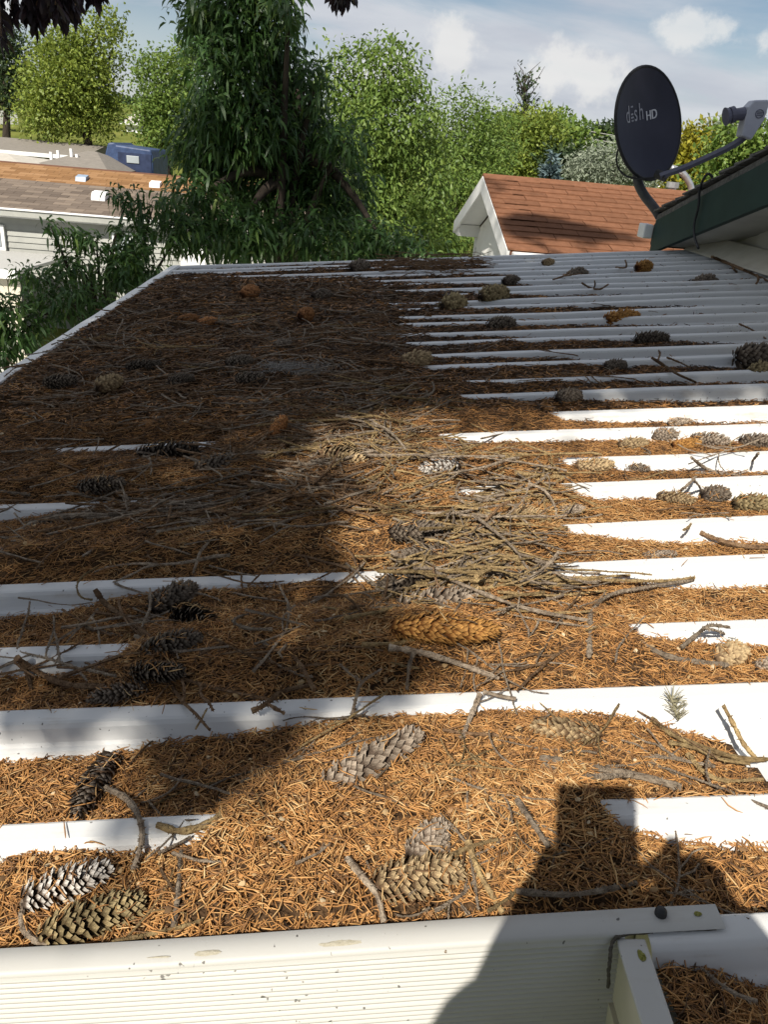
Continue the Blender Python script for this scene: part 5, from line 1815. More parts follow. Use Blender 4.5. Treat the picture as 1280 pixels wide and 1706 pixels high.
M_plaingrey = mat_noise("faded_grey_shingles", [(0.3, (0.17, 0.155, 0.135)), (0.7, (0.25, 0.225, 0.195))], 5, .95, 10, stretch=(1, 4, 4))
M_whiteroof = mat_noise("pale_shingles", [(0.3, (0.42, 0.39, 0.34)), (0.7, (0.52, 0.49, 0.43))], 6, .9, 10)
M_dimwall = mat_noise("beige_wall", [(0.3, (0.30, 0.27, 0.23)), (0.7, (0.38, 0.35, 0.30))], 3, .9)
far_house("ranch_house", "long grey roofed house with a posted porch at upper left", -60, 138, 254, 232, 33, 6, M_plaingrey, M_dimwall, posts=7)
r_, (x0, x1, ze, zr, ym, g, T) = far_house("hip_roof_house", "small house with a grey hipped roof and vent pipes left of the blue camper", 40, 182, 284, 249, 25, 5, M_plaingrey, M_dimwall, hip=True)
for px, h in ((85, .16), (97, .22), (119, .30), (128, .16)):
    p = at(px, 258, 26.6)
    T(MB().tube([(p[0], 26.6, zr - .5), (p[0], 26.6, zr - .25 + h)], .05, 8).build("vent_pipe", M_white, r_))
far_house("pale_roof_house", "pale roofed house corner at the left picture edge above the orange roof", -160, 42, 272, 250, 23.5, 5, M_whiteroof, M_dimwall, hip=True)
far_house("hilltop_house", "white house on the rise behind the dark left tree", -40, 34, 176, 158, 62, 6, M_plaingrey, M_siding)
far_house("hill_cottage", "white cottage glimpsed between the two upper left trees", 200, 236, 205, 190, 56, 6, M_whiteroof, M_siding)
far_house("valley_house", "white house glimpsed behind the satellite dish mast", 1068, 1106, 292, 276, 46, 5, M_whiteroof, M_siding)
# board fence at the far left
fr = empty("board_fence", tuple(map(float, base_at(10, 52))), "grey board fence under the dark left tree", "fence")
for k in range(12):
    p = at(-24 + k * 4.6, 192, 52)
    o = MB().box((p[0] - .08, 52, p[2] - .5), (p[0] + .08, 52.03, p[2] + .28)).build("board", M_greysiding, fr)
    o.matrix_parent_inverse = Matrix.Translation(-Vector(fr.location))


def camper():
    a, b = at(166, 286, 28), at(254, 246, 28)
    g = gz(a[0], 28)
    root = empty("camper", (float(a[0]), 28, g), "dark blue camper with a pitched nose beyond the orange roof", "camper")
    ri = Matrix.Translation((-float(a[0]), -28, -g))
    M_blue = mat_noise("faded_blue_cover", [(0.3, (0.020, 0.035, 0.085)), (0.7, (0.05, 0.085, 0.18))], 4, .5, 8, bump=.8, bump_scale=9)
    M_blue2 = mat_noise("dark_blue_side", [(0.3, (0.012, 0.02, 0.05)), (0.7, (0.03, 0.045, 0.10))], 4, .5)
    x0, x1, z1 = a[0], b[0], b[2]
    zl = g + .45
    w = x1 - x0
    V = []
    for y in (28.0, 30.2):
        V += [(x0 + .05, y, zl), (x0 - .02, y, zl + .6 * (z1 - zl)), (x0 + .18 * w, y, z1 + .02), (x0 + .30 * w, y, z1 + .05), (x0 + .34 * w, y, z1 - .02), (x1 - .03 * w, y, z1 - .08), (x1, y, z1 - .3), (x1, y, zl)]
    n = 8
    Fc = [tuple(range(n - 1, -1, -1)), tuple(range(n, 2 * n))] + [(i, (i + 1) % n, (i + 1) % n + n, i + n) for i in range(n)]
    o = MB().add(V, Fc).build("body", M_blue, root, bevel=.05); o.matrix_parent_inverse = ri
    o = MB().box((x0 + .36 * w, 27.97, zl + .1), (x1 - .03 * w, 27.995, z1 - .22)).build("side_panel", M_blue2, root); o.matrix_parent_inverse = ri
    o = MB().box((x0 + .52 * w, 27.94, z1 - .52), (x0 + .75 * w, 27.968, z1 - .30)).build("window", M_glass, root, bevel=.01); o.matrix_parent_inverse = ri
    for x in (x0 + .35 * w, x0 + .7 * w):
        o = MB().tube([(x, 27.98, g + .32), (x, 28.2, g + .32)], .32, 16).build("wheel", M_black, root); o.matrix_parent_inverse = ri


camper()


def red_shed():
    xg = 1.31
    yr, zr = 9.0, .4294
    yn, zn = 7.053, -.104
    yf, zf = 11.047, -.184
    x1 = 8.5
    root = empty("red_roof_shed", (xg, yn, GROUND_Z), "white gabled building with a red brown shingle roof beyond the patio roof", "shed")
    ri = Matrix.Translation((-xg, -yn, -GROUND_Z))

    def T(o):
        o.matrix_parent_inverse = ri
        return o
    ov = .28     # gable overhang
    dvn = np.array([0, yr - yn, zr - zn]); ln = np.linalg.norm(dvn); dvn /= ln
    nrn = np.array([0, -dvn[2], dvn[1]])
    th = .05
    T(MB().prism([(xg, yn, zn - .012), (xg, yr, zr - .012), (xg, yf, zf - .012), (xg, yf, zf - .06), (xg, yr, zr - .08), (xg, yn, zn - .06)], (x1 - xg, 0, 0)).build("roof_deck", M_redf, root))
    # shingles of the near slope, each its own piece
    tab, ex = .36, .145
    nv = int(ln / ex) + 1
    me = poly_mesh("shingle", [(0, -.01, .016), (tab - .008, -.01, .016), (tab - .008, ex + .012, .003), (0, ex + .012, .003), (0, -.01, -.002), (tab - .008, -.01, -.002), (tab - .008, ex + .012, -.002), (0, ex + .012, -.002)],
                   [(0, 1, 2, 3), (4, 5, 1, 0), (5, 6, 2, 1), (7, 4, 0, 3), (6, 7, 3, 2)])
    me.materials.append(M_red)
    R = Matrix(((1, 0, 0), (0, dvn[1], nrn[1]), (0, dvn[2], nrn[2]))).to_4x4()
    rs = random.Random(4)
    for r in range(nv):
        ex_r = r * ex
        if ex_r + ex > ln:
            ex_r = ln - ex
        off = (r % 3) / 3 * tab
        for c in range(14):
            x = xg - .02 + c * tab - (off if c else 0)
            if x > 5.6:
                continue
            o = bpy.data.objects.new("shingle", me)
            COL.objects.link(o); o.parent = root
            p = np.array([x, yn, zn]) + dvn * ex_r + nrn * (.001 * (c % 2) + rs.uniform(0, .003))
            o.matrix_local = ri @ Matrix.Translation(p) @ R
    T(MB().prism([(5.3, yn - .01, zn + .005), (5.3, yr, zr + .005), (5.3, yr, zr - .01), (5.3, yn - .01, zn - .01)], (x1 - 5.3, 0, 0)).build("shingle_sheet", M_red, root))
    T(MB().prism([(xg - .02, yr - .13, zr - .02), (xg - .02, yr, zr + .022), (xg - .02, yr + .13, zr - .022), (xg - .02, yr, zr + .004)], (x1 - xg, 0, 0)).build("ridge_cap", M_red, root))
    T(MB().prism([(xg - .01, yf, zf + .002), (xg - .01, yr, zr), (xg - .01, yr, zr - .011), (xg - .01, yf, zf - .011)], (x1 - xg, 0, 0)).build("far_slope", M_red, root))
    # rake boards
    for (ya, za) in ((yn, zn), (yf, zf)):
        s = 1 if ya > yr else -1
        T(MB().prism([(xg - .025, ya, za - .005), (xg - .025, yr + s * .001, zr - .005), (xg - .025, yr + s * .001, zr - .165), (xg - .025, ya, za - .155)], (.03, 0, 0)).build("rake_board", M_white, root, bevel=.004))
        # sloped soffit behind the rake
        T(MB().prism([(xg + .006, ya - s * .02, za - .09), (xg + .006, yr + s * .02, zr - .10), (xg + .006, yr + s * .02, zr - .115), (xg + .006, ya - s * .02, za - .105)], (ov - .01, 0, 0)).build("soffit", M_white, root))
        # boxed eave return
        zi = za + .34 * .27
        T(MB().prism([(xg + .006, ya - s * .004, za - .16), (xg + .006, ya - s * .34, za - .16), (xg + .006, ya - s * .34, zi - .108), (xg + .006, ya - s * .004, za - .108)], (ov - .008, 0, 0)).build("eave_return", M_white, root))
    xw = xg + ov
    ywn, ywf = yn + .30, yf - .30
    T(MB().prism([(xw, ywn, GROUND_Z), (xw, ywf, GROUND_Z), (xw, ywf, zf - .05), (xw, yr, zr - .13), (xw, ywn, zn - .05)], (x1 - xw - .3, 0, 0)).build("wall", M_siding, root))
    # lap boards on the gable
    z = zr - .2
    while z > GROUND_Z + .5:
        def half(zz, y_e, z_e):
            f = (zr - .13 - zz) / max(1e-6, (zr - .13 - z_e + .05))
            return min(1, max(0, f))
        fn, ff = half(z, yn, zn), half(z, yf, zf)
        ya, yb = yr + (ywn - yr) * fn, yr + (ywf - yr) * ff
        T(MB().prism([(xw, ya, z), (xw - .006, ya, z), (xw - .034, ya, z - .135), (xw, ya, z - .135)], (0, yb - ya, 0)).build("siding_board", M_siding, root))
        z -= .137
    T(MB().box((xw - .04, ywn - .05, GROUND_Z), (xw + .05, ywn + .04, zn - .17)).build("corner_board", M_white, root))
    T(MB().box((xw - .04, ywf - .04, GROUND_Z), (xw + .05, ywf + .05, zf - .17)).build("corner_board", M_white, root))
    T(MB().box((xg + .02, yn - .09, zn - .13), (x1, yn + .005, zn - .014)).build("gutter", M_white, root, bevel=.01))
    # low metal porch roof under the eave
    T(MB().prism([(xg + .05, yn - 1.1, zn - .42), (xg + .05, yn + .2, zn - .14), (xg + .05, yn + .2, zn - .16), (xg + .05, yn - 1.1, zn - .44)], (x1 - xg - .05, 0, 0)).build("porch_roof", M_panel, root))
    # flue and curved conduit
    p = at(1119, 318, yr + .5)
    T(MB().tube([(p[0], yr + .5, zr - .15), (p[0], yr + .5, p[2] + .03)], .05, 12).tube([(p[0], yr + .5, p[2] + .03), (p[0], yr + .5, p[2] + .09)], .072, 14).build("flue_cap", M_galv, root, smooth=False))
    q = [at(1152, 318, yr + .6), at(1146, 300, yr + .6), at(1134, 286, yr + .6), at(1118, 280, yr + .6)]
    T(MB().tube(bez([(q[0][0], q[0][1], zr - .2)] + q, 6), .036, 10).build("service_mast", M_galv, root, smooth=True))


red_shed()

# ------------------------------------------------------------------ the house on the right, its rake running back above the patio roof
M_green = mat_noise("dark_green_paint", [(0.3, (0.010, 0.030, 0.027)), (0.7, (0.018, 0.045, 0.04))], 7, .5, 8)
M_soffit = mat_noise("cream_soffit", [(0.3, (0.46, 0.45, 0.41)), (0.7, (0.58, 0.57, 0.52))], 6, .7)
M_housewall = mat_noise("cream_house_wall", [(0.3, (0.42, 0.39, 0.33)), (0.7, (0.54, 0.51, 0.44))], 5, .7)
M_asphalt = mat_noise("grey_asphalt_shingle", [(0.3, (0.09, 0.085, 0.08)), (0.7, (0.20, 0.19, 0.175))], 40, .95, bump=1, bump_scale=150)


def house():
    xr, sl = 1.74, .285
    y_e, z_e = 4.92, .385
    y_r = 0.2
    z_r = z_e + (y_e - y_r) * sl
    y_n, z_n = -4.5, z_e
    x1 = 11.0
    root = empty("house", (2.06, 4.6, GROUND_Z), "house with a dark green rake and shingled roof at the right edge", "house")
    ri = Matrix.Translation((-2.06, -4.6, -GROUND_Z))

    def T(o):
        o.matrix_parent_inverse = ri
        return o
    # roof deck
    T(MB().prism([(xr + .01, y_e, z_e - .02), (xr + .01, y_r, z_r - .02), (xr + .01, y_n, z_n - .02), (xr + .01, y_n, z_n - .05), (xr + .01, y_r, z_r - .05), (xr + .01, y_e, z_e - .05)], (x1 - xr, 0, 0)).build("roof_deck", M_asphalt, root))
    # ragged shingle edge along the rake, courses stepping down the slope
    rs = np.random.default_rng(2)
    dv = np.array([0, y_r - y_e, z_r - z_e]); ln = np.linalg.norm(dv); dv /= ln
    nr = np.array([0, sl, 1.0]); nr /= np.linalg.norm(nr)
    for k in range(int(ln / .14)):
        p = np.array([0, y_e + .03, z_e - .018]) + dv * (k * .14)
        x0 = xr - .012 + rs.normal(0, .009)
        a = p + nr * .012; b = p + dv * .17 + nr * .004
        h = rs.uniform(.008, .02)
        q = [(x0, *a[1:]), (x0, *b[1:]), (x0, *(b + nr * .006)[1:]), (x0, *(a + nr * h)[1:])]
        T(MB().prism(q, (3.0, 0, 0)).build("shingle_course", M_asphalt, root))
    # rake fascia
    T(MB().prism([(xr, y_e - .02, z_e - .05), (xr, y_r, z_r - .05), (xr, y_r, z_r - .29), (xr, y_e - .02, z_e - .235)], (.03, 0, 0)).build("rake_fascia", M_green, root))
    T(MB().prism([(xr + .002, y_r, z_r - .05), (xr + .002, y_n, z_n - .05), (xr + .002, y_n, z_n - .235), (xr + .002, y_r, z_r - .29)], (.03, 0, 0)).build("rake_fascia", M_green, root))
    # sloping soffit
    T(MB().prism([(xr + .031, y_e - .2, z_e - .16), (xr + .031, y_r, z_r - .235), (xr + .031, y_r, z_r - .25), (xr + .031, y_e - .2, z_e - .175)], (.30, 0, 0)).build("soffit", M_soffit, root))
    xw = 2.06
    T(MB().prism([(xw, y_e - .35, GROUND_Z), (xw, y_e - .35, z_e - .10), (xw, y_r, z_r - .20), (xw, y_n + .3, z_n - .15), (xw, y_n + .3, GROUND_Z)], (x1 - xw - .3, 0, 0)).build("wall", M_housewall, root))
    # lap siding on the gable wall above the patio roof
    z = z_r - .3
    while z > .16:
        # board ends follow the rake on both sides
        f = (z_r - .2 - z) / sl
        ya, yb = min(y_e - .36, y_r + f), max(y_n + .3, y_r - f)
        T(MB().prism([(xw, ya, z), (xw - .004, ya, z), (xw - .02, ya, z - .145), (xw, ya, z - .145)], (0, yb - ya, 0)).build("siding_board", M_housewall, root))
        z -= .15
    # black gutter across the far eave with its pale end cap
    T(MB().box((xr + .035, y_e + .002, z_e - .20), (x1, y_e + .10, z_e - .07)).build("gutter", M_black, root, bevel=.01))
    a = at(1090, 370, y_e + .04)
    T(MB().box((xr - .06, y_e - .02, z_e - .155), (xr - .002, y_e + .09, z_e - .075)).build("gutter_end", M_white, root, bevel=.008))
    T(MB().box((xr + .02, y_e - .42, z_e - .26), (x1, y_e - .02, z_e - .24)).build("eave_soffit", M_black, root))
    # ledge strip where the patio roof meets the wall
    u0 = 1.93
    V = []
    for v in (V0 + .1, V0 + PAN * N_PAN - .02):
        V += [rw(u0 - .06, v, .004), rw(u0 + .12, v, .012), rw(u0 + .12, v, .07), rw(u0 + .08, v, .075), rw(u0 - .05, v, .012)]
    n = 5
    T(MB().add(V, [tuple(range(n)), tuple(range(2 * n - 1, n - 1, -1))] + [(i, i + n, (i + 1) % n + n, (i + 1) % n) for i in range(n)]).build("wall_flashing", M_cream, root))


house()

# ------------------------------------------------------------------ satellite dish
def text_mesh(body, size, extrude=.0):
    cu = bpy.data.curves.new("text", 'FONT')
    cu.body = body; cu.size = size; cu.extrude = extrude
    cu.align_x = 'LEFT'
    cu.resolution_u = 4
    ob = bpy.data.objects.new("text", cu)
    COL.objects.link(ob)
    dg = bpy.context.evaluated_depsgraph_get()
    me = bpy.data.meshes.new_from_object(ob.evaluated_get(dg))
    bpy.data.objects.remove(ob)
    bpy.data.curves.remove(cu)
    return me


def sat_dish():
    M_dish = mat_noise("dark_dish_paint", [(0.3, (0.018, 0.019, 0.036)), (0.7, (0.026, 0.027, 0.048))], 9, .5, 5, spec=.35)
    M_mast = mat_noise("dull_grey_mast", [(0.3, (0.035, 0.036, 0.038)), (0.7, (0.07, 0.07, 0.072))], 20, .5)
    M_lnb = mat_noise("pale_plastic", [(0.3, (0.42, 0.43, 0.50)), (0.7, (0.52, 0.53, 0.60))], 10, .5)
    M_lnb2 = mat_noise("grey_plastic", [(0.3, (0.10, 0.10, 0.14)), (0.7, (0.16, 0.16, 0.21))], 10, .5)
    M_ink = mat_noise("faded_white_print", [(0.3, (0.30, 0.30, 0.33)), (0.7, (0.42, 0.42, 0.46))], 60, .7)
    M_ink2 = mat_noise("white_print", [(0.3, (0.52, 0.52, 0.55)), (0.7, (0.66, 0.66, 0.68))], 60, .7)
    c = at(1083, 207, 4.98)
    k = float((c - CAM) @ FW) / F_PX
    view = CAM - c; view = view / np.linalg.norm(view)
    r2 = RT - view * (RT @ view); r2 /= np.linalg.norm(r2)
    u2 = np.cross(view, r2) * -1
    if u2 @ UP < 0:
        u2 = -u2
    pr = .965 * r2 + .262 * u2
    nrm = .66 * view + .751 * pr; nrm /= np.linalg.norm(nrm)
    upv = -.262 * r2 + .965 * u2
    upv = upv - nrm * (upv @ nrm); upv /= np.linalg.norm(upv)
    xax = np.cross(upv, nrm)
    foot = at(1106, 372, 4.93)
    root = empty("satellite_dish", tuple(map(float, foot)), "dark satellite dish on a bent mast at the corner of the house eave", "satellite dish")
    ri = Matrix.Translation(-Vector(foot))
    Md = Matrix(((xax[0], upv[0], nrm[0], c[0]), (xax[1], upv[1], nrm[1], c[1]), (xax[2], upv[2], nrm[2], c[2]), (0, 0, 0, 1)))
    a, b = .262, .298     # half width, half height
    dep = .05

    def zs(x, y):
        return dep * ((x / a) ** 2 + (y / b) ** 2) - dep
    V, Fc = [], []
    nr_, ns = 10, 48
    for side, off in ((0, 0.0), (1, -.006)):
        V.append((0, 0, -dep + off))
        for i in range(1, nr_ + 1):
            for s in range(ns):
                an = 2 * pi * s / ns
                # slightly squared oval
                q = i / nr_
                x, y = a * q * cos(an), b * q * sin(an)
                V.append((x, y, zs(x, y) + off))
    per = 1 + nr_ * ns
    for side in (0, 1):
        o_ = side * per
        for s in range(ns):
            f = (o_, o_ + 1 + s, o_ + 1 + (s + 1) % ns)
            Fc.append(f if not side else f[::-1])
        for i in range(nr_ - 1):
            for s in range(ns):
                f = (o_ + 1 + i * ns + s, o_ + 1 + (i + 1) * ns + s, o_ + 1 + (i + 1) * ns + (s + 1) % ns, o_ + 1 + i * ns + (s + 1) % ns)
                Fc.append(f if not side else f[::-1])
    base = 1 + (nr_ - 1) * ns
    # rolled rim
    refl = link("reflector", poly_mesh("reflector", V, Fc, True), root, M_dish)
    refl.matrix_parent_inverse = ri @ Md
    pts = [(a * 1.005 * cos(2 * pi * s / ns), b * 1.005 * sin(2 * pi * s / ns), -.008) for s in range(ns + 1)]
    rim = MB().tube(pts, .010, 8, cap=False).build("rim", M_black, root, smooth=True)
    rim.matrix_parent_inverse = ri @ Md

    def print_on(me, x, y, mat, name, sx=1.0, shear=0.0):
        for v in me.vertices:
            X, Y = x + v.co.x * sx + v.co.y * shear, y + v.co.y
            v.co = (X, Y, zs(X, Y) + .003)
        me.materials.clear()
        o = link(name, me, refl, mat)
        return o
    H_ = .128
    # wordmark: tall narrow letters, the stem of the i made of stacked bars
    print_on(text_mesh("d", H_), -.150, .035, M_ink, "letter", .62)
    for q in range(4):
        w = (.020, .026, .022, .020)[q]
        y0 = .036 + q * .017 + (.022 if q == 3 else 0)
        me = poly_mesh("bar", [(-w / 2, 0, 0), (w / 2, 0, 0), (w / 2, .009, 0), (-w / 2, .009, 0)], [(0, 1, 2, 3)])
        print_on(me, -.088, y0, M_ink, "letter_bar")
    print_on(text_mesh("s", H_), -.072, .035, M_ink, "letter", .66)
    print_on(text_mesh("h", H_), -.030, .035, M_ink, "letter", .66)
    for ch, x in (("H", .026), ("D", .068)):
        for dx in (0, .004):
            print_on(text_mesh(ch, .072), x + dx, .022 + dx * .05, M_ink2, "letter", .8)

    def T(o):
        o.matrix_parent_inverse = ri
        return o
    P = lambda x, y, d=0: at(x, y, 4.98 + d)
    # mast: foot on the eave corner, bend, up to the back of the dish
    T(MB().tube(bez([P(1112, 384, -.05), P(1094, 352, -.02), P(1074, 326, .04), P(1064, 306, .08), P(1062, 288, .10), P(1063, 262, .10)], 8), .028, 14).build("mast", M_mast, root, smooth=True))
    bk = c - nrm * (dep + .055) - upv * .05
    T(MB().tube([P(1063, 278, .11), (P(1063, 264, .11) + bk) / 2, bk, bk + nrm * .03], [.034, .04, .05, .06], 10).build("back_bracket", M_black, root))
    f = P(1112, 376, -.03)
    T(MB().box((f[0] - .055, f[1] - .03, f[2] - .11), (f[0] + .05, f[1] + .06, f[2] + .09)).build("foot_plate", M_black, root, bevel=.012))
    # feed arm
    arm = bez([P(1100, 294, -.16), P(1140, 280, -.20), P(1190, 258, -.26), P(1222, 242, -.30), P(1243, 226, -.32), P(1252, 208, -.33)], 8)
    T(MB().tube(arm, [.020 + .008 * (i / len(arm)) ** 3 for i in range(len(arm))], 6).build("feed_arm", M_lnb2, root))
    T(MB().tube([P(1094, 290, -.12), P(1110, 296, -.17)], .026, 8).build("arm_socket", M_black, root))
    q = P(1254, 200, -.33)
    ex, ez = np.array([.06, 0, 0]), np.array([0, 0, 1])
    T(MB().prism([q + np.array(v) for v in ((-.055, -.04, -.085), (.005, -.04, -.10), (.048, -.04, .0), (.055, -.04, .085), (.045, -.04, .098), (-.03, -.04, .09), (-.056, -.04, .055))], (0, .08, 0)).build("receiver", M_lnb, root, bevel=.012))
    T(MB().tube([P(1240, 190, -.33), P(1222, 192, -.33)], [.034, .03], 14).build("feed_neck", M_lnb2, root))
    hb = MB().tube([P(1224, 191, -.33), P(1217, 193, -.33)], .042, 16).tube([P(1217, 193, -.33), P(1209, 195, -.33)], [.036, .046], 16)
    T(hb.build("feed_horn", M_lnb2, root))
    e = q + np.array([.012, -.042, .028])
    ring = [(e[0] + .022 * cos(t), e[1], e[2] + .020 * sin(t)) for t in np.linspace(0, 2 * pi, 17)]
    T(MB().tube(ring, .0025, 5, cap=False).build("emblem", M_lnb2, root))
    for dz in (-.008, 0, .008):
        T(MB().box((e[0] - .015, e[1] - .001, e[2] + dz - .0022), (e[0] + .015, e[1] + .001, e[2] + dz + .0022)).build("emblem_bar", M_lnb2, root))
    # coax: loop behind the dish, then along the eave and down the fascia
    T(MB().tube(bez([P(1040, 232, .05), P(1030, 250, .02), P(1028, 272, 0), P(1038, 290, -.03), P(1060, 298, -.08), P(1098, 296, -.14)], 8), .0055, 6).build("cable", M_black, root, smooth=True))
    T(MB().tube(bez([P(1112, 392, -.08), P(1108, 366, -.12), P(1118, 348, -.16), P(1128, 352, -.2), P(1126, 380, -.2), P(1136, 396, -.2), P(1160, 402, -.25)], 8), .0055, 6).build("cable", M_black, root, smooth=True))
    X = 1.735

    def PX(x, y, dx=0):
        d = ray(x, y); return CAM + d * ((X + dx - CAM[0]) / d[0])
    T(MB().tube(bez([PX(1188, 296, -.004), PX(1180, 290, -.03), PX(1172, 300, -.03), PX(1166, 318, -.02), PX(1164, 345, -.012), PX(1157, 375, -.012), PX(1158, 396, -.02), PX(1164, 414, -.03)], 8), .007, 6).build("cable", M_black, root, smooth=True))


sat_dish()

# ------------------------------------------------------------------ wires far off
M_wire = mat_noise("pale_wire", [(0.3, (0.35, 0.34, 0.32)), (0.7, (0.45, 0.44, 0.42))], 5, .5)
for (a, b, lab) in (((1000, 216), (1250, 246), "upper thin utility wire across the skyline behind the dish"), ((985, 226), (1230, 252), "lower thin utility wire across the skyline behind the dish")):
    p, q = at(*a, 40), at(*b, 34)
    p = p + (p - q) * .6; q = q + (q - p) * .5
    m = (p + q) / 2 - np.array([0, 0, .25])
    MB().tube(bez([p, m, q], 10), .014, 4).build("utility_wire", M_wire, label=lab, cat="wire")

# ------------------------------------------------------------------ overhanging sprig, top left corner
def sprig():
    rs = np.random.default_rng(12)
    y = 1.9
    shoots = [((-30, -70), (-4, -10), (2, 60)), ((20, -80), (22, -25), (18, 30)), ((55, -80), (55, -20), (58, 42)), ((90, -80), (85, -25), (75, 15)), ((110, -80), (112, -30), (108, 28)), ((140, -80), (130, -30), (124, 20)), ((40, -80), (70, -30), (60, 10)),
              ((170, -80), (165, -40), (158, -8)), ((560, -80), (566, -40), (562, -6)), ((590, -80), (585, -40), (578, -5)), ((0, -80), (40, -30), (45, 22)), ((100, -70), (95, -20), (92, 8))]
    root = empty("overhanging_branch", tuple(map(float, at(60, -80, y))), "dark leafy branch hanging into the top left corner of the sky", "branch")
    ri = Matrix.Translation(-Vector(root.location))
    P, D = [], []
    for s in shoots:
        q = bez([at(*p, y + rs.uniform(-.1, .1)) for p in s], 8)
        o = MB().tube(q, [.0028 * (1 - .6 * i / len(q)) for i in range(len(q))], 5).build("shoot", M_twig_brown, root)
        o.matrix_parent_inverse = ri
        for i in range(5, len(q)):
            for _ in range(5):
                P.append(np.array(q[i]) + rs.normal(0, .004, 3))
                D.append(np.array([rs.normal(0, .5), rs.normal(0, .5), -1]))
    # the bough they hang from
    o = MB().tube(bez([at(-200, -120, y), at(60, -82, y), at(300, -90, y), at(600, -82, y + .1)], 8), .008, 7).build("bough", M_twig_brown, root)
    o.matrix_parent_inverse = ri
    P, D = np.array(P), np.array(D); n = len(P)
    V, Fc, k = leaf_geo(P, D, unit(n, rs), rs.uniform(.022, .042, n), rs.uniform(.009, .014, n), arch=.3)
    o = link("leaves", fast_mesh("leaves", V, Fc, {"rnd": np.repeat(rs.random(n), k)}), root, LEAFM['purple'], kind="stuff")
    o.matrix_parent_inverse = ri


sprig()

# ------------------------------------------------------------------ the spruce behind the camera whose shade lies over the roof
SHADE = [[(-260, 660), (0, 600), (280, 430), (1180, 395), (1700, 420), (1700, 655), (1280, 655), (1220, 640), (1120, 652), (960, 674), (850, 692), (700, 682), (620, 690), (560, 706), (548, 740), (600, 790), (592, 830), (572, 890), (566, 960),
           (590, 1010), (650, 1040), (722, 1072), (706, 1112), (690, 1165), (560, 1196), (445, 1200), (425, 1245), (400, 1295), (330, 1330), (250, 1320), (205, 1270), (172, 1240), (165, 1190), (110, 1165), (0, 1172), (-260, 1190)]]
SUNNY = [[(385, 792), (400, 758), (470, 745), (545, 735), (610, 760), (570, 792), (480, 802)], [(1192, 596), (1200, 568), (1262, 562), (1275, 590)], [(60, 800), (80, 772), (130, 770), (140, 800)], [(0, 850), (0, 880), (24, 880), (24, 855)],
         [(250, 700), (300, 690), (320, 705), (270, 715)], [(140, 1150), (240, 1150), (245, 1176), (120, 1178)], [(1080, 452), (1105, 448), (1108, 458), (1085, 460)], [(520, 870), (600, 860), (600, 900), (530, 905)]]
SHADE_UV = [np.array([uv(*p) for p in poly]) for poly in SHADE]
SUNNY_UV = [np.array([uv(*p) for p in poly]) for poly in SUNNY]


def inside(poly, p):
    x, y = p
    c = False
    n = len(poly)
    for i in range(n):
        x0, y0 = poly[i]; x1, y1 = poly[i - 1]
        if (y0 > y) != (y1 > y) and x < (x1 - x0) * (y - y0) / (y1 - y0) + x0:
            c = not c
    return c


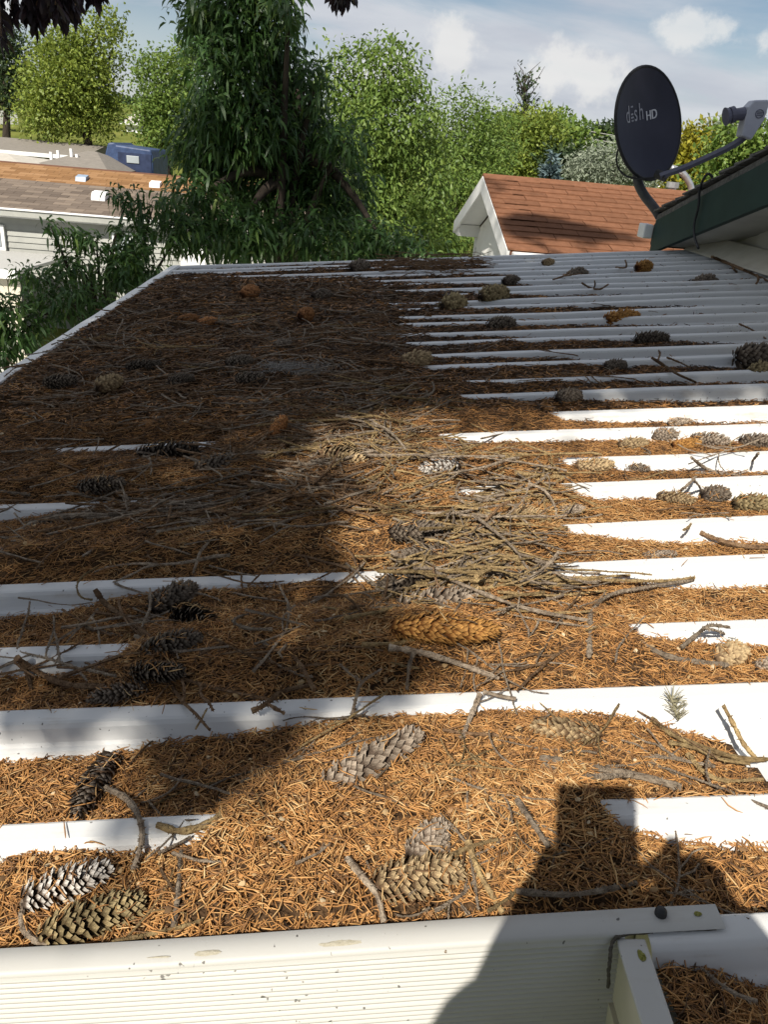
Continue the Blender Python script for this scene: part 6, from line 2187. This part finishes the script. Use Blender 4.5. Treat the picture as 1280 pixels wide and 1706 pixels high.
def spruce():
    rs = np.random.default_rng(15)
    S = -SUND
    T0 = np.array([-2.25, -1.9])
    base = np.array([T0[0], T0[1], GROUND_Z])
    root = empty("spruce_tree", tuple(map(float, base)), "tall spruce behind the photographer shading the roof", "tree")
    ri = Matrix.Translation(-Vector(base))
    clumps = []

    def add(Pw, rad, jit):
        h = Pw[:2] - T0
        s = (h @ -S[:2]) / (S[:2] @ S[:2]) + rs.normal(0, jit)
        q = Pw + S * s
        clumps.append((q, rad))
    step = .105
    for u in np.arange(-1.6, 3.2, step):
        for v in np.arange(.6, 5.6, step):
            p = (u + rs.uniform(-.04, .04), v + rs.uniform(-.04, .04))
            d_in = any(inside(k, p) for k in SHADE_UV)
            if not d_in or any(inside(k, p) for k in SUNNY_UV):
                continue
            # how close is the edge: thin the spray there
            edge = any(not any(inside(k, (p[0] + a, p[1] + b)) for k in SHADE_UV) for a, b in ((.08, 0), (-.08, 0), (0, .08), (0, -.08))) or any(inside(k, (p[0] + a, p[1] + b)) for k in SUNNY_UV for a, b in ((.07, 0), (-.07, 0), (0, .07), (0, -.07)))
            add(rw(*p), .045 if edge else .11, .35)
    # the house eave and the dish, and the peach tree beyond
    for _ in range(520):
        add(np.array([rs.uniform(1.25, 3.2), rs.uniform(3.2, 5.3), rs.uniform(.1, 1.5)]), .16, .5)
    for _ in range(260):
        add(np.array([rs.uniform(-2.4, .6), rs.uniform(6.6, 9.3), rs.uniform(-1.8, 2.6)]), .22, .7)
    for _ in range(90):
        add(np.array([rs.uniform(-3.5, -1.6), rs.uniform(5.5, 7.5), rs.uniform(-2.6, -.6)]), .22, .7)
    tri = [at(x, y, 8.0) for x, y in ((815, 325), (870, 318), (935, 352), (1040, 414), (860, 418))]
    for _ in range(420):
        w3 = rs.dirichlet([.8] * 5)
        q = sum(w * p for w, p in zip(w3, tri))
        yy = 9.0 - (.43 - q[2]) / .274
        add(np.array([q[0], 7.6, q[2]]), .10, .3)
    # crown above and behind, its shade falls beyond the picture
    n0 = len(clumps)
    for _ in range(900):
        z = rs.uniform(3.0, 8.6)
        r = (.7 + (9 - z) * .30) * rs.random() ** .5
        a = rs.uniform(0, 2 * pi)
        q = np.array([T0[0] + cos(a) * r, T0[1] + sin(a) * r, z])
        f = MROOF.T @ q; sd = MROOF.T @ SUND
        g = f + sd * (-f[2] / sd[2])
        px, py, zc = proj_roof(np.array([[g[0], g[1], 0.0]]))
        lands = any(inside(k, (g[0] + a_, g[1] + b_)) for k in SHADE_UV for a_, b_ in ((0, 0),)) and all(any(inside(k, (g[0] + a_, g[1] + b_)) for k in SHADE_UV) for a_, b_ in ((.3, 0), (-.3, 0), (0, .3), (0, -.3)))
        off = (zc[0] < .1) or px[0] < -420 or py[0] > 2300
        if g[1] < 4.2 and (lands or off) and not (-.9 < g[0] < .9 and -.6 < g[1] < .5):
            clumps.append((q, .2))
    C = np.array([c for c, _ in clumps]); R = np.array([r for _, r in clumps])
    per = 56
    n = len(C) * per
    P = np.repeat(C, per, 0) + rs.normal(0, 1, (n, 3)) * np.repeat(R, per)[:, None] * np.array([.55, .55, .45])
    out = P - np.array([T0[0], T0[1], 0]); out[:, 2] = 0
    out /= (np.linalg.norm(out, axis=1, keepdims=True) + 1e-6)
    D = out + unit(n, rs) * .7 + np.array([0, 0, -.35])
    V, Fc, k = leaf_geo(P, D, unit(n, rs) + np.array([0, 0, .5]), rs.uniform(.06, .11, n) * (.6 + np.repeat(R, per) * 4), rs.uniform(.012, .022, n) * (.8 + np.repeat(R, per) * 7))
    o = link("crown", fast_mesh("crown", V, Fc, {"rnd": np.repeat(rs.random(n), k)}), root, LEAFM['spruce'])
    o.matrix_parent_inverse = ri
    o = MB().tube(bez([base, base + np.array([.05, .02, 6]), base + np.array([0, 0, 9.5]), base + np.array([0, 0, 11.6])], 8), list(np.linspace(.22, .02, 25)), 10).build("trunk", M_bark, root, smooth=True)
    o.matrix_parent_inverse = ri
    for q in range(46):
        c = C[rs.integers(0, len(C))]
        p0 = np.array([T0[0], T0[1], max(c[2] - .35 * np.linalg.norm(c[:2] - T0), 1.2)])
        L = np.linalg.norm(c - p0)
        if L < .4:
            continue
        m = (p0 + c) / 2 + np.array([0, 0, .1 * L])
        lb_ = bez([p0, m, c], 5)
        o = MB().tube(lb_, list(np.linspace(.028, .006, len(lb_))), 5).build("branch", M_bark, root)
        o.matrix_parent_inverse = ri


spruce()

# ------------------------------------------------------------------ the plum tree beside the roof: unseen canopy added to deepen the shade
def shade_canopy():
    rs = np.random.default_rng(44)
    S = -SUND
    base = np.array([-2.7, .5, GROUND_Z])
    root = empty("overhead_shade_canopy", tuple(map(float, base)), "dark leaved tree left of the roof with an unseen overhead canopy added to block sky and shade the roof", "tree")
    ri = Matrix.Translation(-Vector(base))
    cl = []
    for u in np.arange(-1.5, 3.0, .13):
        for v in np.arange(1.35, 5.4, .13):
            p = (u + rs.uniform(-.05, .05), v + rs.uniform(-.05, .05))
            if not any(inside(k, p) for k in SHADE_UV) or any(inside(k, p) for k in SUNNY_UV):
                continue
            m_ = .12
            if any(not any(inside(k, (p[0] + a_, p[1] + b_)) for k in SHADE_UV) for a_, b_ in ((m_, 0), (-m_, 0), (0, m_), (0, -m_))) or any(inside(k, (p[0] + a_, p[1] + b_)) for k in SUNNY_UV for a_, b_ in ((m_, 0), (-m_, 0), (0, m_), (0, -m_))):
                continue
            z = rs.uniform(2.3, 3.7) + .25 * max(0, v - 3)
            w = rw(*p)
            cl.append(w + S * ((z - w[2]) / S[2]))
    C = np.array(cl)
    per = 30
    n = len(C) * per
    P = np.repeat(C, per, 0) + rs.normal(0, .055, (n, 3))
    D = unit(n, rs) + np.array([0, 0, -.5])
    V, Fc, k = leaf_geo(P, D, unit(n, rs) + np.array([0, 0, .8]), rs.uniform(.045, .075, n), rs.uniform(.022, .036, n))
    o = link("crown", fast_mesh("crown", V, Fc, {"rnd": np.repeat(rs.random(n), k)}), root, LEAFM['purple'])
    o.matrix_parent_inverse = ri
    top = np.array([-1.9, .6, 2.4])
    o = MB().tube(bez([base, base + np.array([.1, 0, 3]), top], 8), list(np.linspace(.14, .07, 17)), 9).build("trunk", M_bark, root, smooth=True)
    o.matrix_parent_inverse = ri
    for q in range(26):
        c = C[rs.integers(0, len(C))]
        m_ = (top + c) / 2 + np.array([0, 0, .2])
        lb_ = bez([top, m_, c], 5)
        o = MB().tube(lb_, list(np.linspace(.035, .005, len(lb_))), 5).build("limb", M_bark, root)
        o.matrix_parent_inverse = ri


shade_canopy()

# ------------------------------------------------------------------ the photographer on a ladder, whose shadow reaches the roof
def skin_body(name, verts, edges, radii, root_i, mat, parent, sub=2):
    me = bpy.data.meshes.new(name)
    me.from_pydata([tuple(map(float, v)) for v in verts], edges, [])
    me.update()
    o = link(name, me, parent, None)
    sk = o.modifiers.new("skin", 'SKIN')
    sk.use_smooth_shade = True
    for i, d in enumerate(me.skin_vertices[0].data):
        r = radii[i]
        d.radius = r if hasattr(r, '__len__') else (r, r)
        d.use_root = (i == root_i)
    sb = o.modifiers.new("sub", 'SUBSURF')
    sb.levels = sub; sb.render_levels = sub
    me.materials.append(mat)
    return o


def photographer():
    M_skin = mat_noise("skin", [(0.3, (0.42, 0.25, 0.18)), (0.7, (0.50, 0.31, 0.23))], 20, .5)
    M_shirt = mat_noise("navy_shirt", [(0.3, (0.02, 0.03, 0.06)), (0.7, (0.04, 0.05, 0.09))], 30, .9)
    M_jeans = mat_noise("blue_jeans", [(0.3, (0.03, 0.05, 0.10)), (0.7, (0.06, 0.09, 0.16))], 30, .9)
    M_hair = mat_noise("brown_hair", [(0.3, (0.02, 0.012, 0.008)), (0.7, (0.06, 0.04, 0.025))], 60, .6)
    # phone: its lens is where the picture is taken from
    ph = empty("smartphone", tuple(map(float, CAM - FW * .02)), "dark smartphone held up by the photographer", "phone")
    c = CAM - FW * .016 - UP * .060 - RT * .004
    w, h, t = .0385, .079, .004
    pts = []
    for sz in (-1, 1):
        for sx, sy in ((-1, -1), (1, -1), (1, 1), (-1, 1)):
            pts.append(c + RT * w * sx + UP * h * sy + FW * t * sz)
    o = MB().hexa(pts).build("case", M_black, ph, bevel=.004); o.matrix_parent_inverse = Matrix.Translation(-Vector(ph.location))
    o = MB().hexa([p - FW * .0005 + (c - p) * .06 for p in pts[:4]] + [p - FW * .0046 + (c - p) * .06 for p in pts[:4]]).build("screen", M_glass, ph)
    o.matrix_parent_inverse = Matrix.Translation(-Vector(ph.location))
    # hands and head lie on the sun's rays through their shadows
    def back(px, py, y):
        q = rw(*uv(px, py))
        return q - SUND * ((q[1] - y) / SUND[1])
    head = np.array([-.14, -.38, .69])
    neck = head + np.array([-.01, -.03, -.15])
    chest = neck + np.array([-.02, -.05, -.25])
    waist = chest + np.array([0, -.03, -.27])
    hip = waist + np.array([0, -.01, -.12])
    shl = neck + np.array([-.19, -.04, -.09]); shr = neck + np.array([.19, -.04, -.09])
    hl = back(925, 1475, -.035); hr = back(1140, 1468, -.03)
    ell = back(870, 1680, -.16); elr = back(1250, 1650, -.14)
    kl, kr = hip + np.array([-.10, .10, -.44]), hip + np.array([.10, .04, -.46])
    fl, fr_ = kl + np.array([0, -.06, -.43]), kr + np.array([0, -.03, -.43])
    V = [hip, waist, chest, neck, head + np.array([0, -.015, .02]), head + np.array([0, 0, .09]), shl, ell, hl + (ell - hl) * .22, hl, shr, elr, hr + (elr - hr) * .22, hr, hip + np.array([-.09, 0, -.05]), kl, fl, fl + np.array([0, .16, -.03]), hip + np.array([.09, 0, -.05]), kr, fr_, fr_ + np.array([0, .16, -.03])]
    E = [(0, 1), (1, 2), (2, 3), (3, 4), (4, 5), (2, 6), (6, 7), (7, 8), (8, 9), (2, 10), (10, 11), (11, 12), (12, 13), (0, 14), (14, 15), (15, 16), (16, 17), (0, 18), (18, 19), (19, 20), (20, 21)]
    R = [(.15, .11), (.14, .10), (.16, .11), (.055, .055), (.085, .095), (.07, .075), (.065, .065), (.045, .045), (.030, .030), (.034, .030), (.065, .065), (.045, .045), (.034, .034), (.044, .038), (.09, .09), (.06, .06), (.04, .04), (.035, .03), (.09, .09), (.06, .06), (.04, .04), (.035, .03)]
    root = empty("person", tuple(map(float, fl)), "person in a navy shirt on a ladder holding up a phone", "person")
    ri = Matrix.Translation(-Vector(root.location))
    b = skin_body("body", V, E, R, 0, M_skin, root)
    b.matrix_parent_inverse = ri
    # shirt and trousers follow the body
    s = skin_body("shirt", [waist + np.array([0, 0, -.05]), chest, neck + np.array([0, -.01, -.06]), shl, ell, shr, elr], [(0, 1), (1, 2), (1, 3), (3, 4), (1, 5), (5, 6)], [(.165, .125), (.178, .13), (.08, .075), (.082, .08), (.06, .06), (.082, .08), (.06, .06)], 1, M_shirt, root)
    s.matrix_parent_inverse = ri
    s = skin_body("trousers", [hip, V[14], kl, fl + np.array([0, 0, .05]), V[18], kr, fr_ + np.array([0, 0, .05]), waist], [(0, 1), (1, 2), (2, 3), (0, 4), (4, 5), (5, 6), (0, 7)], [(.165, .125), (.1, .1), (.072, .072), (.056, .056), (.1, .1), (.072, .072), (.056, .056), (.15, .11)], 0, M_jeans, root)
    s.matrix_parent_inverse = ri
    hb = MB()
    hv, hf = [], []
    for i in range(7):
        th = pi * .5 * i / 6
        for k in range(14):
            an = 2 * pi * k / 14
            hv.append(head + np.array([.098 * cos(an) * cos(th), -.025 + .112 * sin(an) * cos(th) * (1 if sin(an) < 0 else .8), .04 + .115 * sin(th)]))
    for i in range(6):
        for k in range(14):
            hf.append((i * 14 + k, i * 14 + (k + 1) % 14, (i + 1) * 14 + (k + 1) % 14, (i + 1) * 14 + k))
    o = hb.add(hv, hf).build("hair", M_hair, root, smooth=True); o.matrix_parent_inverse = ri
    # face
    fc = head + np.array([0, .085, 0])
    o = MB().prism([fc + np.array(v) for v in ((-.014, -.01, -.035), (.014, -.01, -.035), (.004, -.012, .02), (-.004, -.012, .02))], (0, .03, -.006)).build("nose", M_skin, root, bevel=.005); o.matrix_parent_inverse = ri
    for sx in (-1, 1):
        o = MB().tube([fc + np.array([sx * .032, -.006, .022]), fc + np.array([sx * .032, .006, .022])], [.012, .006], 10).build("eye", M_white, root); o.matrix_parent_inverse = ri
        o = MB().tube([head + np.array([sx * .088, -.01, .0]), head + np.array([sx * .105, -.02, .01])], [.02, .028], 8).build("ear", M_skin, root); o.matrix_parent_inverse = ri
    o = MB().tube(bez([fc + np.array([-.025, -.012, -.055]), fc + np.array([0, -.004, -.058]), fc + np.array([.025, -.012, -.055])], 4), .005, 6).build("mouth", mat_noise("lips", [(0, (.35, .14, .12)), (1, (.4, .17, .14))], 10, .5), root); o.matrix_parent_inverse = ri
    # fingers closed on the edges of the phone
    for hand, sx in ((hl, -1), (hr, 1)):
        for k in range(4):
            p0 = hand + UP * (-.02 + .018 * k) + FW * .0
            edge = c + RT * sx * (w + .006) + UP * (-.075 + .020 * k + (.01 if sx > 0 else 0)) + FW * .002
            tip = edge - RT * sx * (.018 + .004 * (k % 2)) + FW * .010
            v = [p0, (p0 + edge) / 2 + RT * sx * .008, edge + FW * .006, tip]
            f = skin_body("finger", v, [(0, 1), (1, 2), (2, 3)], [.0095, .009, .0085, .007], 0, M_skin, root, 1); f.matrix_parent_inverse = ri
        p0 = hand + UP * .02
        v = [p0, c + RT * sx * (w + .002) + UP * (-.03) - FW * .012, c + RT * sx * (w - .014) + UP * (-.012) - FW * .013]
        f = skin_body("thumb", v, [(0, 1), (1, 2)], [.011, .010, .008], 0, M_skin, root, 1); f.matrix_parent_inverse = ri
    # ladder
    la = empty("ladder", (float(fl[0]), float(fl[1]), GROUND_Z), "aluminium ladder leaning on the front of the patio roof", "ladder")
    li = Matrix.Translation(-Vector(la.location))
    zt = -.22
    y_t, y_b = .395, -.75
    for sx in (-.2, .2):
        x = fl[0] + .1 + sx
        o = MB().hexa([(x - .015, y_b - .03, GROUND_Z), (x + .015, y_b - .03, GROUND_Z), (x + .015, y_b + .03, GROUND_Z), (x - .015, y_b + .03, GROUND_Z), (x - .015, y_t - .06, zt), (x + .015, y_t - .06, zt), (x + .015, y_t, zt), (x - .015, y_t, zt)]).build("rail", M_galv, la); o.matrix_parent_inverse = li
    for k in range(9):
        f = (k + .5) / 9
        z = GROUND_Z + f * (zt - GROUND_Z); y = y_b + f * (y_t - .03 - y_b)
        o = MB().tube([(fl[0] - .1, y, z), (fl[0] + .3, y, z)], .016, 8).build("rung", M_galv, la); o.matrix_parent_inverse = li


photographer()
